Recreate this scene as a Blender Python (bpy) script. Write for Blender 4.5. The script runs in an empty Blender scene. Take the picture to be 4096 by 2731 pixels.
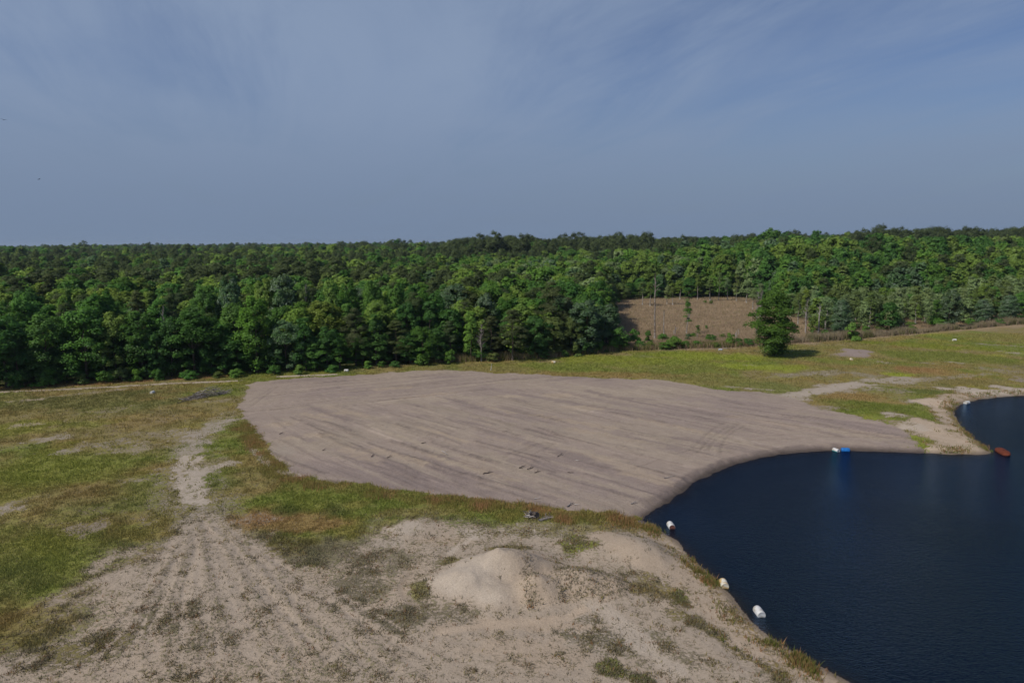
import bpy, math, random
import numpy as np
from mathutils import Vector, Matrix

SC = bpy.context.scene
COL = SC.collection
RNG = np.random.default_rng(7)
random.seed(7)
R = math.radians

# ------------------------------------------------------------------ camera
CAM_H, PITCH, ROLL, FPX = 28.0, R(8.35), R(-0.4), 2730.0
HAZE = 0.00007
WL = -0.5                                       # water level
rot = Matrix.Rotation(R(90) - PITCH, 3, 'X') @ Matrix.Rotation(ROLL, 3, 'Z')
ROT = np.array(rot)
cd = bpy.data.cameras.new('camera'); cam = bpy.data.objects.new('camera', cd); COL.objects.link(cam)
cam.location = (0, 0, CAM_H); cam.rotation_euler = rot.to_euler()
cd.sensor_width = 36.0; cd.lens = FPX / 4096 * 36.0; cd.clip_start = 0.5; cd.clip_end = 12000
SC.camera = cam

def ray(px, py):
    d = np.stack([(np.asarray(px, float) - 2048) / FPX, -(np.asarray(py, float) - 1365.5) / FPX, -np.ones_like(np.asarray(px, float))], -1)
    return d @ ROT.T
def at(px, py, z=0.0):
    d = ray(px, py); t = (z - CAM_H) / d[..., 2]
    return np.stack([d[..., 0] * t, d[..., 1] * t, np.zeros_like(t) + z], -1)
def pxof(x, y, z):
    v = np.stack([x, y, np.asarray(z, float) - CAM_H], -1) @ ROT
    return 2048 + FPX * v[..., 0] / -v[..., 2], 1365.5 - FPX * v[..., 1] / -v[..., 2]
S = 4096 / 2352.0
def disp(pts): return [(a * S, b * S) for a, b in pts]

# ------------------------------------------------------------------ numpy noise
TAB = RNG.random((6, 256, 256))
def vn(x, y, k=0):
    t = TAB[k % 6]; xi = np.floor(x).astype(int); yi = np.floor(y).astype(int); fx = x - xi; fy = y - yi
    fx = fx * fx * (3 - 2 * fx); fy = fy * fy * (3 - 2 * fy); a, b, c, d = xi & 255, (xi + 1) & 255, yi & 255, (yi + 1) & 255
    return (t[a, c] * (1 - fx) + t[b, c] * fx) * (1 - fy) + (t[a, d] * (1 - fx) + t[b, d] * fx) * fy
def fbm(x, y, s, k=0, o=4):
    r = 0; w = 1.0; tot = 0
    for i in range(o):
        r = r + w * vn(x / s * 2 ** i + 17.3 * i + 31 * k, y / s * 2 ** i + 9.1 * i + 7 * k, k + i); tot += w; w *= 0.55
    return r / tot
def sm(a, b, v):
    t = np.clip((v - a) / (b - a), 0, 1); return t * t * (3 - 2 * t)
def seg_dist(x, y, a, b):
    dx, dy = b[0] - a[0], b[1] - a[1]; L = dx * dx + dy * dy + 1e-9
    t = np.clip(((x - a[0]) * dx + (y - a[1]) * dy) / L, 0, 1)
    return np.hypot(x - a[0] - t * dx, y - a[1] - t * dy), t
def line_dist(x, y, pts):
    d = np.full(np.shape(x), 1e9)
    for a, b in zip(pts[:-1], pts[1:]): d = np.minimum(d, seg_dist(x, y, a, b)[0])
    return d
def sdf(x, y, poly):                            # positive outside
    if np.size(x) < 300:
        P_ = np.asarray(poly, float); Q_ = np.roll(P_, -1, 0); xx = np.asarray(x, float)[..., None]; yy = np.asarray(y, float)[..., None]; dx, dy = Q_[:, 0] - P_[:, 0], Q_[:, 1] - P_[:, 1]
        t = np.clip(((xx - P_[:, 0]) * dx + (yy - P_[:, 1]) * dy) / (dx * dx + dy * dy + 1e-9), 0, 1); d = np.hypot(xx - P_[:, 0] - t * dx, yy - P_[:, 1] - t * dy).min(-1)
        c = ((P_[:, 1] > yy) != (Q_[:, 1] > yy)) & (xx < dx * (yy - P_[:, 1]) / (dy + 1e-12) + P_[:, 0]); return np.where(c.sum(-1) % 2 == 1, -d, d)
    d = line_dist(x, y, list(poly) + [poly[0]]); ins = np.zeros(np.shape(x), bool)
    for a, b in zip(poly, list(poly[1:]) + [poly[0]]):
        c = (a[1] > y) != (b[1] > y)
        with np.errstate(divide='ignore', invalid='ignore'):
            ins ^= c & (x < (b[0] - a[0]) * (y - a[1]) / (b[1] - a[1] + 1e-12) + a[0])
    return np.where(ins, -d, d)
def smooth(poly, n=2, closed=True):
    p = [tuple(q) for q in poly]
    for _ in range(n):
        o = [] if closed else [p[0]]
        for a, b in zip(p, p[1:] + ([p[0]] if closed else [])):
            o += [(.75 * a[0] + .25 * b[0], .75 * a[1] + .25 * b[1]), (.25 * a[0] + .75 * b[0], .25 * a[1] + .75 * b[1])]
        p = o if closed else o + [p[-1]]
    return p

# ------------------------------------------------------------------ pond and terrain
SHORE_D = [(1475, 1190), (1505, 1172), (1535, 1152), (1560, 1135), (1590, 1112), (1620, 1095), (1660, 1076), (1700, 1063), (1745, 1052), (1800, 1042), (1850, 1037.5), (1900, 1035), (1950, 1034.5),
           (2000, 1036), (2060, 1038.5), (2120, 1041), (2200, 1043), (2258, 1044), (2276, 1040), (2274, 1032), (2250, 1016), (2222, 992), (2198, 965), (2189, 946), (2196, 934), (2222, 923), (2262, 915), (2352, 908), (2480, 900), (2700, 905), (2900, 960),
           (2900, 1500), (2500, 1900), (2230, 1730), (2050, 1625), (1950, 1567), (1880, 1528), (1820, 1490), (1760, 1453), (1720, 1420), (1680, 1372), (1640, 1325), (1600, 1285), (1560, 1246), (1530, 1226), (1500, 1208)]
q = at(*np.array(disp(SHORE_D)).T, WL)
SHORE = smooth([(a, b) for a, b, _ in q], 1)
TIP = at(1475 * S, 1190 * S, WL)
MND = []                                        # gaussian mounds (x, y, rx, ry, h)
for px, py, rx, ry, h in [(2035, 2290, 3.3, 2.4, 2.05), (1880, 2340, 2.7, 2.1, 1.2), (2150, 2376, 1.9, 1.6, 1.75), (2290, 2345, 2.7, 2.0, 1.4), (2000, 2390, 2.2, 1.7, .9), (2400, 2352, 2.2, 1.9, .9)]:
    m = at(px, py, 0); MND.append((m[0], m[1], rx, ry, h))
LOW = []                                        # gentle swells
for px, py, rx, ry, h in [(2560, 2210, 4.5, 3.2, 1.0), (3600, 1690, 8, 6, .9), (3950, 1590, 10, 5, .7), (1650, 2105, 6, 4, .3), (3425, 1412, 7, 6, .5), (700, 2300, 9, 8, .35), (200, 2050, 12, 9, .4)]:
    m = at(px, py, 0); LOW.append((m[0], m[1], rx, ry, h))

def mound_h(x, y):
    s = 0
    for mx, my, rx, ry, h in MND:
        d2 = ((x - mx) / rx) ** 2 + ((y - my) / ry) ** 2
        s = s + (h * np.exp(-d2 * 0.85)) ** 4
    return s ** .25
def height(x, y):
    x = np.asarray(x, float); y = np.asarray(y, float)
    d = sdf(x, y, SHORE)
    d = d + (fbm(x, y, 2.0, 2, 4) - .5) * .95 * np.clip(1.5 - np.abs(d) / 3, 0, 1)
    near = sm(8, -4, y - TIP[1] + (x - TIP[0]) * 0.25)
    W = 1.3 + near * 4.4
    t = np.clip(d / W, 0, 1)
    z = WL * (1 - (0.8 * t + 0.2 * t * t * (3 - 2 * t)))
    z = np.where(d < 0, WL - np.minimum(2.6, -d * 0.42), z)
    land = sm(0, 4, d)
    for mx, my, rx, ry, h in LOW:
        z = z + land * h * np.exp(-((x - mx) / rx) ** 2 - ((y - my) / ry) ** 2)
    z = z + land * ((fbm(x, y, 9, 1, 3) - .5) * .35)
    m = mound_h(x, y)
    return z + np.where(m > .03, m * (1 + (fbm(x, y, 1.2, 3, 5) - .5) * .36), m)
def on(px, py):                                 # pixel -> terrain point
    px = np.atleast_1d(np.asarray(px, float)); py = np.atleast_1d(np.asarray(py, float))
    z = np.zeros_like(px)
    for _ in range(7):
        p = at(px, py, z); z = 0.4 * z + 0.6 * height(p[..., 0], p[..., 1])
    p = at(px, py, z); p[..., 2] = height(p[..., 0], p[..., 1]); return p
def on1(px, py): return on(px, py)[0]
def onl(pts, n=0, closed=False):
    a = np.array(pts, float); p = [(v[0], v[1]) for v in on(a[:, 0], a[:, 1])]
    return smooth(p, n, closed) if n else p

# ------------------------------------------------------------------ node helpers
def nodes(name):
    m = bpy.data.materials.new(name); m.use_nodes = True; nt = m.node_tree; nt.nodes.clear(); return m, nt
def N(nt, t, **kw):
    n = nt.nodes.new(t)
    for k, v in kw.items():
        if k.startswith('i_'): n.inputs[k[2:].replace('_', ' ')].default_value = v
        elif k.startswith('n_'): n.inputs[int(k[2:])].default_value = v
        else: setattr(n, k, v)
    return n
def math_(nt, op, a, b=None, clamp=False):
    n = nt.nodes.new('ShaderNodeMath'); n.operation = op; n.use_clamp = clamp
    for i, v in enumerate((a, b)):
        if v is None: continue
        if isinstance(v, (int, float)): n.inputs[i].default_value = v
        else: nt.links.new(v, n.inputs[i])
    return n.outputs[0]
def mixc(nt, f, a, b, mode='MIX'):
    n = nt.nodes.new('ShaderNodeMix'); n.data_type = 'RGBA'; n.blend_type = mode
    for s, v in ((n.inputs[0], f), (n.inputs[6], a), (n.inputs[7], b)):
        if isinstance(v, (int, float)): s.default_value = v
        elif isinstance(v, tuple): s.default_value = v if len(v) == 4 else v + (1,)
        else: nt.links.new(v, s)
    return n.outputs[2]
def noise(nt, vec, scale, detail=4, rough=.55, dist=0):
    n = N(nt, 'ShaderNodeTexNoise', i_Scale=scale, i_Detail=detail, i_Roughness=rough, i_Distortion=dist)
    if vec is not None: nt.links.new(vec, n.inputs['Vector'])
    return n.outputs['Fac']
def ramp(nt, f, a, b, c0=0.0, c1=1.0):
    n = N(nt, 'ShaderNodeMapRange', interpolation_type='SMOOTHSTEP'); nt.links.new(f, n.inputs[0])
    for i, v in enumerate((a, b, c0, c1)): n.inputs[i + 1].default_value = v
    return n.outputs[0]
def attr(nt, name, kind='GEOMETRY'):
    return N(nt, 'ShaderNodeAttribute', attribute_name=name, attribute_type=kind)
def out(nt, sh):
    o = N(nt, 'ShaderNodeOutputMaterial'); nt.links.new(sh, o.inputs[0]); return o
def bump(nt, h, strength=.5, dist=.1, normal=None):
    b = N(nt, 'ShaderNodeBump', i_Strength=strength, i_Distance=dist); nt.links.new(h, b.inputs['Height'])
    if normal is not None: nt.links.new(normal, b.inputs['Normal'])
    return b.outputs[0]

def simple_mat(name, col, rough=.6, var=.25, scale=6, spec=.3, metal=0.0, col2=None, bmp=.0, patch=(.45, .6)):
    m, nt = nodes(name); tc = N(nt, 'ShaderNodeTexCoord'); n = noise(nt, tc.outputs['Object'], scale, 5)
    c = mixc(nt, ramp(nt, n, *patch), col, col2 if col2 else tuple(v * (1 - var) for v in col))
    n2 = noise(nt, tc.outputs['Object'], scale * 6, 3)
    c = mixc(nt, ramp(nt, n2, .4, .7, 0, var), c, tuple(v * .6 for v in col))
    p = N(nt, 'ShaderNodeBsdfPrincipled', i_Roughness=rough, i_Metallic=metal); p.inputs['Specular IOR Level'].default_value = spec
    nt.links.new(c, p.inputs['Base Color'])
    if bmp: nt.links.new(bump(nt, n2, bmp, .05), p.inputs['Normal'])
    out(nt, p.outputs[0]); return m

# ------------------------------------------------------------------ object helpers
def link(name, me, parent=None, mat=None):
    o = bpy.data.objects.new(name, me); COL.objects.link(o)
    if parent is not None: o.parent = parent
    if mat is not None and me is not None and not me.materials: me.materials.append(mat)
    return o
def tag(o, label=None, cat=None, group=None, kind=None):
    if label: o['label'] = label
    if cat: o['category'] = cat
    if group: o['group'] = group
    if kind: o['kind'] = kind
    return o
def root(name, loc, label, cat, group=None, rz=0.0, sc=None):
    o = bpy.data.objects.new(name, None); COL.objects.link(o); o.location = loc; o.rotation_euler = (0, 0, rz)
    o.empty_display_size = .5
    if sc is not None: o.scale = sc if isinstance(sc, tuple) else (sc,) * 3
    return tag(o, label, cat, group)
def npmesh(name, v, faces, smooth_=False, attrs=None):
    v = np.asarray(v, np.float32); me = bpy.data.meshes.new(name); me.vertices.add(len(v)); me.vertices.foreach_set('co', v.ravel())
    f = np.asarray(faces, np.int32); k = f.shape[1]
    me.loops.add(f.size); me.loops.foreach_set('vertex_index', f.ravel())
    me.polygons.add(len(f)); me.polygons.foreach_set('loop_start', np.arange(0, f.size, k, dtype=np.int32))
    me.polygons.foreach_set('loop_total', np.full(len(f), k, np.int32))
    if smooth_: me.polygons.foreach_set('use_smooth', np.ones(len(f), bool))
    for an, arr in (attrs or {}).items():
        arr = np.asarray(arr, np.float32)
        if an == 'nv': me.attributes.new(an, 'FLOAT_VECTOR', 'POINT').data.foreach_set('vector', arr.ravel())
        elif arr.ndim == 1: me.attributes.new(an, 'FLOAT', 'POINT').data.foreach_set('value', arr)
        else:
            if arr.shape[1] == 3: arr = np.concatenate([arr, np.ones((len(arr), 1), np.float32)], 1)
            me.attributes.new(an, 'FLOAT_COLOR', 'POINT').data.foreach_set('color', arr.ravel())
    me.update(calc_edges=True); return me
class MB:
    def __init__(s): s.v = []; s.f = []
    def add(s, v, f):
        o = len(s.v); s.v += [tuple(map(float, p)) for p in v]; s.f += [tuple(i + o for i in g) for g in f]
    def tube(s, pts, rad, n=7, cap=True):
        pts = [Vector(p) for p in pts]; v = []; f = []
        up = Vector((0, 0, 1))
        for i, p in enumerate(pts):
            t = (pts[min(i + 1, len(pts) - 1)] - pts[max(i - 1, 0)]).normalized()
            a = t.cross(up if abs(t.z) < .9 else Vector((1, 0, 0))).normalized(); b = t.cross(a)
            for k in range(n):
                an = 2 * math.pi * k / n; v.append(p + (a * math.cos(an) + b * math.sin(an)) * rad[i])
        for i in range(len(pts) - 1):
            for k in range(n):
                f.append((i * n + k, i * n + (k + 1) % n, (i + 1) * n + (k + 1) % n, (i + 1) * n + k))
        if cap: f += [tuple(range(n)), tuple(reversed(range((len(pts) - 1) * n, len(pts) * n)))]
        s.add(v, f)
    def mesh(s, name, smooth_=True):
        me = bpy.data.meshes.new(name); me.from_pydata(s.v, [], s.f); me.update()
        if smooth_:
            for p in me.polygons: p.use_smooth = True
        return me
def bent(p0, p1, n=5, wob=.1, rnd=random):
    p0, p1 = Vector(p0), Vector(p1); L = (p1 - p0).length; o = []
    for i in range(n):
        t = i / (n - 1); j = wob * L * (0 if i in (0,) else 1)
        o.append(p0.lerp(p1, t) + Vector((rnd.uniform(-j, j), rnd.uniform(-j, j), rnd.uniform(-j, j) * .5)))
    return o

# ------------------------------------------------------------------ ground sheet
yr = [-400, -150, -60, -20, 0, 12, 20, 26]; y = 30.0
while y < 200: yr.append(y); y *= 1.0046
while y < 400: yr.append(y); y *= 1.008
while y < 9000: yr.append(y); y *= 1.06
yr = np.array(yr)
uc = np.concatenate([[-9, -5, -3, -2, -1.5, -1.25, -1.1, -1.02], np.linspace(-.96, .96, 720), [1.02, 1.1, 1.25, 1.5, 2, 3, 5, 9]])
wy = np.where(yr < 40, 40 + np.clip(20 - yr, 0, 500) * 0, yr)
wy = np.maximum(yr, 30)
GX = (wy[:, None] * uc[None, :]); GY = np.repeat(yr[:, None], len(uc), 1)
NR, NC = GX.shape
X, Y = GX.ravel(), GY.ravel()
fine = (Y < 420) & (Y > -80) & (np.abs(X) < 420)
Z = np.zeros_like(X); Z[fine] = height(X[fine], Y[fine])
D = np.full_like(X, 999.); D[fine] = sdf(X[fine], Y[fine], SHORE)
n1 = fbm(X, Y, 14, 0); n2 = fbm(X, Y, 4.5, 1); n3 = fbm(X, Y, 1.4, 2); n4 = fbm(X, Y, 30, 4, 3)

TILL_D = [(570, 880), (640, 873), (700, 868), (780, 864), (850, 859), (900, 855), (950, 852), (1000, 851), (1050, 850), (1100, 853), (1130, 855), (1180, 858), (1250, 861), (1300, 863), (1350, 867), (1430, 871), (1500, 872), (1560, 878), (1600, 886), (1640, 893), (1700, 898), (1750, 903), (1800, 909),
          (1835, 917), (1870, 930), (1905, 943), (1950, 950), (2000, 960), (2040, 972), (2075, 990), (2100, 1008), (2120, 1032), (2130, 1060), (2000, 1062), (1900, 1060), (1800, 1065), (1720, 1080), (1650, 1105), (1590, 1135), (1530, 1180), (1476, 1205), (1476, 1188), (1420, 1180), (1360, 1176), (1300, 1171), (1250, 1167), (1200, 1162), (1150, 1156), (1100, 1149), (1030, 1139), (950, 1127), (900, 1120), (850, 1113),
          (800, 1108), (750, 1103), (700, 1094), (668, 1082), (648, 1066), (632, 1046), (618, 1030), (606, 1010), (585, 988), (566, 962), (557, 936), (560, 915), (575, 898)]
TILL = onl(disp(TILL_D), 1, True)
tj = (fbm(X, Y, 3.0, 3, 4) - .5) * 3.2 + (fbm(X, Y, .9, 4, 2) - .5) * 1.0
DT = np.full_like(X, 99.); DT[fine] = sdf(X[fine], Y[fine], TILL) + tj[fine]
till = sm(.35, -.35, DT)

C = lambda *a: np.array(a)
SAND, WARM, PALE, TILLC, PURP, THATCH = C(.44, .358, .268), C(.48, .378, .272), C(.56, .472, .368), C(.375, .300, .240), C(.315, .250, .215), C(.21, .16, .105)
OLIVE, GREEN, BRIGHT, DARK, RUST, GREYV, STRAW = C(.185, .158, .058), C(.135, .16, .034), C(.205, .235, .036), C(.08, .10, .03), C(.25, .145, .068), C(.235, .205, .135), C(.30, .26, .13)
OLIVE, GREEN, BRIGHT, DARK, RUST = [v * k * C(1.0, .985, 1.0) for v, k in ((OLIVE, 1.36), (GREEN, 1.36), (BRIGHT, 1.3), (DARK, 1.35), (RUST, 1.4))]
SOIL = np.repeat((THATCH * .6 + SAND * .4)[None], len(X), 0); VEG = np.repeat(OLIVE[None], len(X), 0); COV = np.full_like(X, .78)
def mixin(A, col, w): A += (col - A) * w[:, None]
mixin(VEG, GREEN, sm(.42, .66, n1)); mixin(VEG, RUST, sm(.5, .72, n2) * .3); mixin(VEG, BRIGHT, sm(.55, .75, n4 * .6 + n2 * .4) * .8); mixin(VEG, DARK, sm(.6, .74, fbm(X, Y, 7, 5)) * .4)
COV += (n2 - .5) * .5 + (n1 - .5) * .3

VEG *= 1.06
def depth_of(p): return (np.array([p[0], p[1], p[2] - CAM_H]) @ ROT)[2] * -1
def splat(px, py, rx, ry, soil=None, veg=None, cov=None, w=1.0, rag=1.0, rot_=0.0):
    p = on1(px, py); a = on1(px, py - ry); b = on1(px, py + ry); dz = depth_of(p)
    RX = max(rx / FPX * dz, .3); RY = max(math.hypot(a[0] - b[0], a[1] - b[1]) / 2, .3); cx, cy = (a[:2] + b[:2]) / 2
    ax = math.atan2(a[0] - b[0], a[1] - b[1])
    bb = np.where((np.abs(X - cx) < 2.2 * (RX + RY)) & (np.abs(Y - cy) < 2.2 * (RX + RY)))[0]
    dx, dy = X[bb] - cx, Y[bb] - cy; u = dx * math.cos(ax) - dy * math.sin(ax); v = dx * math.sin(ax) + dy * math.cos(ax)
    if rot_: u, v = u / RX * math.cos(rot_) + v / RY * math.sin(rot_), -u / RX * math.sin(rot_) + v / RY * math.cos(rot_)
    else: u, v = u / RX, v / RY
    r = np.hypot(u, v); s_ = max(min(RX, RY) * .7, .8)
    m = sm(1.25, .55, r + (fbm(X[bb], Y[bb], s_, 2, 4) - .5) * 1.5 * rag) * w
    for A, c in ((SOIL, soil), (VEG, veg)):
        if c is not None: A[bb] += (c - A[bb]) * m[:, None]
    if cov is not None: COV[bb] += (cov - COV[bb]) * m
def stroke(pts, wid, soil=None, veg=None, cov=None, w=1.0, rag=1.0, n=2, mul=None, dz=0.0, world=False):
    p = smooth(pts, n, False) if world else onl(pts, n); a = np.array(p)
    lo, hi = a.min(0) - wid * 2.5, a.max(0) + wid * 2.5
    bb = np.where((X > lo[0]) & (X < hi[0]) & (Y > lo[1]) & (Y < hi[1]))[0]
    if not len(bb): return
    d = line_dist(X[bb], Y[bb], p); m = sm(1.3, .5, d / wid + (fbm(X[bb], Y[bb], max(wid * .8, .5), 1, 4) - .5) * 1.4 * rag) * w
    for A, c in ((SOIL, soil), (VEG, veg)):
        if c is not None: A[bb] += (c - A[bb]) * m[:, None]
    if cov is not None: COV[bb] += (cov - COV[bb]) * m
    if mul is not None: SOIL[bb] *= (1 + (mul - 1) * m)[:, None]
    if dz: Z[bb] += dz * m

# --- forest floor, clearing, verge
EDGE = onl([(-400, 1575), (0, 1545), (300, 1525), (600, 1505), (900, 1490), (1150, 1477), (1400, 1463), (1600, 1456), (1900, 1445), (2100, 1438), (2300, 1422), (2480, 1402), (2600, 1398), (2800, 1393), (3000, 1387), (3160, 1374), (3300, 1366), (3450, 1353), (3600, 1341), (3800, 1322), (4096, 1298), (4600, 1265)])
EP = np.array(EDGE)
def edge_y(x):                                  # the y at which the wood starts, for a given bearing x/y
    return x
eu = EP[:, 0] / EP[:, 1]; er = EP[:, 1]
def beyond(x, y): return y - np.interp(x / np.maximum(y, 1), eu, er)      # metres behind the edge of the grass
BY = np.where(Y > 60, beyond(X, Y), -99)
wood = sm(-1.5, 1.5, BY + (n3 - .5) * 3)
mixin(SOIL, C(.13, .10, .06), wood); mixin(VEG, C(.07, .085, .03), wood); COV += (.7 - COV) * wood
CLEAR = onl([(2440, 1405), (2425, 1300), (2440, 1225), (2500, 1196), (2640, 1194), (2850, 1190), (3000, 1193), (3080, 1215), (3150, 1255), (3300, 1262), (3600, 1262), (4200, 1235), (4400, 1290), (3800, 1325), (3300, 1368), (3000, 1390)], 1, True)
CLEARB = onl([(2440, 1405), (2425, 1300), (2440, 1225), (2500, 1196), (2640, 1194), (2850, 1190), (3000, 1193), (3090, 1215), (3160, 1255), (3210, 1300), (3210, 1340), (3160, 1376), (3000, 1390)], 1, True)
DC = np.full_like(X, 99.); DC[fine] = sdf(X[fine], Y[fine], CLEAR)
mixin(SOIL, C(.36, .275, .185), sm(3, -2, DC + (n2 - .5) * 8)); mixin(VEG, C(.36, .272, .175), sm(3, -2, DC + (n2 - .5) * 8))
# --- left grass tones
for s in [(60, 1715, 210, 26, None, BRIGHT, .95, .9), (330, 1700, 180, 14, None, BRIGHT, .9, .6), (120, 1640, 150, 30, None, OLIVE * 1.1, .9, .7), (300, 1610, 330, 28, None, DARK, .98, .85), (560, 1625, 190, 24, None, DARK * 1.25, .95, .7), (60, 1590, 160, 22, None, DARK * 1.3, .9, .6),
          (650, 1670, 230, 30, None, RUST * .8 + OLIVE * .2, .7, .5), (560, 1590, 90, 16, None, OLIVE, .9, .5), (150, 1900, 260, 90, None, BRIGHT * .85, .95, .85), (460, 1850, 180, 60, None, GREEN * 1.1, .9, .6), (560, 1960, 130, 60, None, GREEN * 1.2, .9, .6), (250, 2000, 200, 60, None, OLIVE, .85, .6), (330, 1960, 120, 30, None, RUST * .7, .8, .5),
          (120, 2230, 230, 130, None, GREEN * 1.2, 1, .9), (60, 2330, 120, 90, None, DARK * 1.2, 1, .7), (220, 2170, 120, 60, None, BRIGHT * .8, 1, .8), (420, 2150, 160, 60, None, GREEN * .9, .95, .7), (250, 2430, 180, 80, None, RUST * .55 + OLIVE * .4, .85, .8), (140, 2550, 170, 90, None, OLIVE * .75, .8, .7), (450, 2310, 120, 60, None, OLIVE * .7, .7, .7),
          (480, 2080, 150, 30, None, RUST * .6 + DARK * .4, .7, .6), (580, 2030, 140, 30, None, DARK * 1.2, .9, .5), (660, 2080, 80, 60, None, OLIVE * 1.15, .85, .7), (700, 1980, 60, 50, None, OLIVE, .8, .6)]:
    splat(*s[:4], soil=s[4], veg=s[5] * .75 + OLIVE * .3, cov=s[6], w=s[7] * .75, rag=1.3)
# sand showing in the left grass
for s in [(210, 1752, 90, 12, PALE * .72, .4), (40, 2035, 60, 22, PALE * .75, .42), (110, 1700, 60, 12, SAND, .4), (390, 1775, 140, 13, PALE * .62, .45), (560, 1790, 110, 20, SAND * .85, .42), (640, 1735, 110, 20, SAND * .8, .48), (260, 1810, 60, 10, PALE * .7, .4), (360, 2110, 90, 28, SAND * .7, .35),
          (400, 1566, 120, 4, PALE * .65, .45), (120, 1600, 90, 6, SAND, .4), (900, 1600, 90, 6, SAND * .85, .5), (430, 1640, 110, 8, SAND * .7, .55)]:
    splat(*s[:4], soil=s[4], cov=s[5], w=.9, rag=1.5)
# verge track along the trees
stroke([(-80, 1572), (200, 1560), (450, 1548), (700, 1532), (850, 1527), (960, 1522)], .75, soil=PALE * .85, cov=.12, w=.95, rag=1.1)
stroke([(-80, 1560), (200, 1545), (450, 1531), (700, 1516), (900, 1506)], 1.1, veg=RUST * 1.05, cov=.8, w=.8)
stroke([(1120, 1506), (1230, 1502), (1330, 1498)], 1.0, soil=PALE * .95, cov=.1)
# --- the sandy foreground
SANDP = onl([(-300, 2720), (0, 2610), (180, 2520), (330, 2400), (450, 2270), (560, 2180), (660, 2120), (760, 2065), (850, 2035), (930, 2070), (1000, 2140), (1130, 2240), (1290, 2245), (1400, 2150), (1500, 2085), (1700, 2062), (1900, 2092), (2060, 2105), (2250, 2118), (2400, 2096), (2560, 2130), (2640, 2170), (2750, 2250), (3400, 2731), (3500, 3100), (-600, 3100)], 1, True)
DS = np.full_like(X, 99.); DS[fine] = sdf(X[fine], Y[fine], SANDP)
ms = sm(3.4, -3.4, DS + (n2 - .5) * 9 + (n3 - .5) * 4) * (DT > 0)
mixin(SOIL, SAND, ms); mixin(VEG, GREYV, ms * .85)
COV += ((.30 + (n2 - .5) * .45 + (n1 - .5) * .35) - COV) * ms
mixin(SOIL, WARM, ms * sm(.5, .7, n1) * .6)
for s in [(1200, 2090, 240, 45, None, RUST * .5 + OLIVE * .55, .8, .9), (1050, 2060, 120, 40, SAND * .9, RUST * .8, .55, .8), (1300, 2200, 200, 50, SAND * .8, GREYV * .9, .72, .8), (1500, 2250, 160, 50, SAND * .85, GREYV, .6, .8), (1150, 2180, 110, 50, None, OLIVE * .7, .85, .7), (1450, 2050, 160, 25, None, GREEN * 1.0, .9, .8),
          (1200, 2000, 220, 40, None, GREEN * 1.1, .95, .7), (1650, 2050, 200, 18, None, OLIVE * 1.15, .85, .7), (1350, 2040, 60, 30, None, DARK, 1, .6), (1130, 2045, 60, 25, None, DARK, 1, .6), (2300, 2070, 190, 20, None, GREEN * .95, .9, .7), (2200, 2120, 190, 40, PALE * .8, STRAW * .9, .6, .8), (2320, 2180, 80, 45, SAND, BRIGHT * .75, .7, .8),
          (2100, 2110, 110, 30, PALE * .85, STRAW, .5, .8), (1620, 2110, 100, 25, PALE * .95, OLIVE, .25, .8), (1780, 2160, 130, 20, WARM, OLIVE * .8, .3, .8), (1900, 2130, 90, 22, PALE * .9, STRAW * .8, .4, .7), (1560, 2170, 90, 25, PALE * .8, GREYV, .35, .7),
          (1420, 2370, 130, 70, SAND * .95, GREYV * .75, .62, .9), (1600, 2470, 170, 55, SAND * .9, GREYV * .7, .66, .9), (1830, 2470, 110, 45, SAND * .9, GREYV * .75, .6, .8), (700, 2480, 160, 60, SAND * .9, GREYV * .8, .6, .8), (880, 2560, 200, 50, SAND * .9, GREYV * .8, .55, .7), (350, 2600, 220, 60, SAND * .9, OLIVE * .7, .62, .8), (620, 2420, 90, 60, SAND * .9, GREYV * .7, .62, .7),
          (2380, 2520, 150, 60, PALE * .75, GREYV * .7, .58, .8), (2500, 2560, 160, 60, PALE * .8, GREYV * .75, .56, .8), (2650, 2620, 160, 60, SAND, GREYV * .8, .56, .7), (2450, 2670, 60, 40, SAND, GREEN * .8, .9, .9), (2560, 2720, 50, 20, SAND, DARK * 1.2, .95, .9), (2200, 2640, 220, 50, WARM * .95, GREYV, .34, .8),
          (2100, 2500, 330, 28, WARM * .98, GREYV, .12, .9), (2050, 2580, 230, 40, WARM, GREYV, .2, .8), (1000, 2330, 150, 60, SAND * 1.08, GREYV, .25, .7), (1180, 2420, 160, 60, SAND * 1.05, GREYV, .25, .7), (950, 2180, 120, 50, SAND * .85, GREYV * .85, .6, .7), (750, 2330, 60, 60, SAND * 1.1, GREYV, .2, .8),
          (1690, 2360, 45, 45, SAND, STRAW * .75 + GREEN * .2, .85, .95), (1790, 2245, 60, 16, SAND, OLIVE * .8, .9, .8), (2030, 2190, 90, 8, SAND, OLIVE * .9, .85, .8), (2650, 2350, 130, 55, WARM * .95, OLIVE * .85 + RUST * .25, .75, .85), (2760, 2390, 70, 45, WARM, GREEN * .75, .95, .95), (2610, 2320, 70, 30, SAND, STRAW * .7, .6, .7), (2700, 2450, 50, 30, WARM, OLIVE * .9, .6, .7)]:
    splat(*s[:4], soil=s[4], veg=s[5], cov=s[6], w=s[7])
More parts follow.
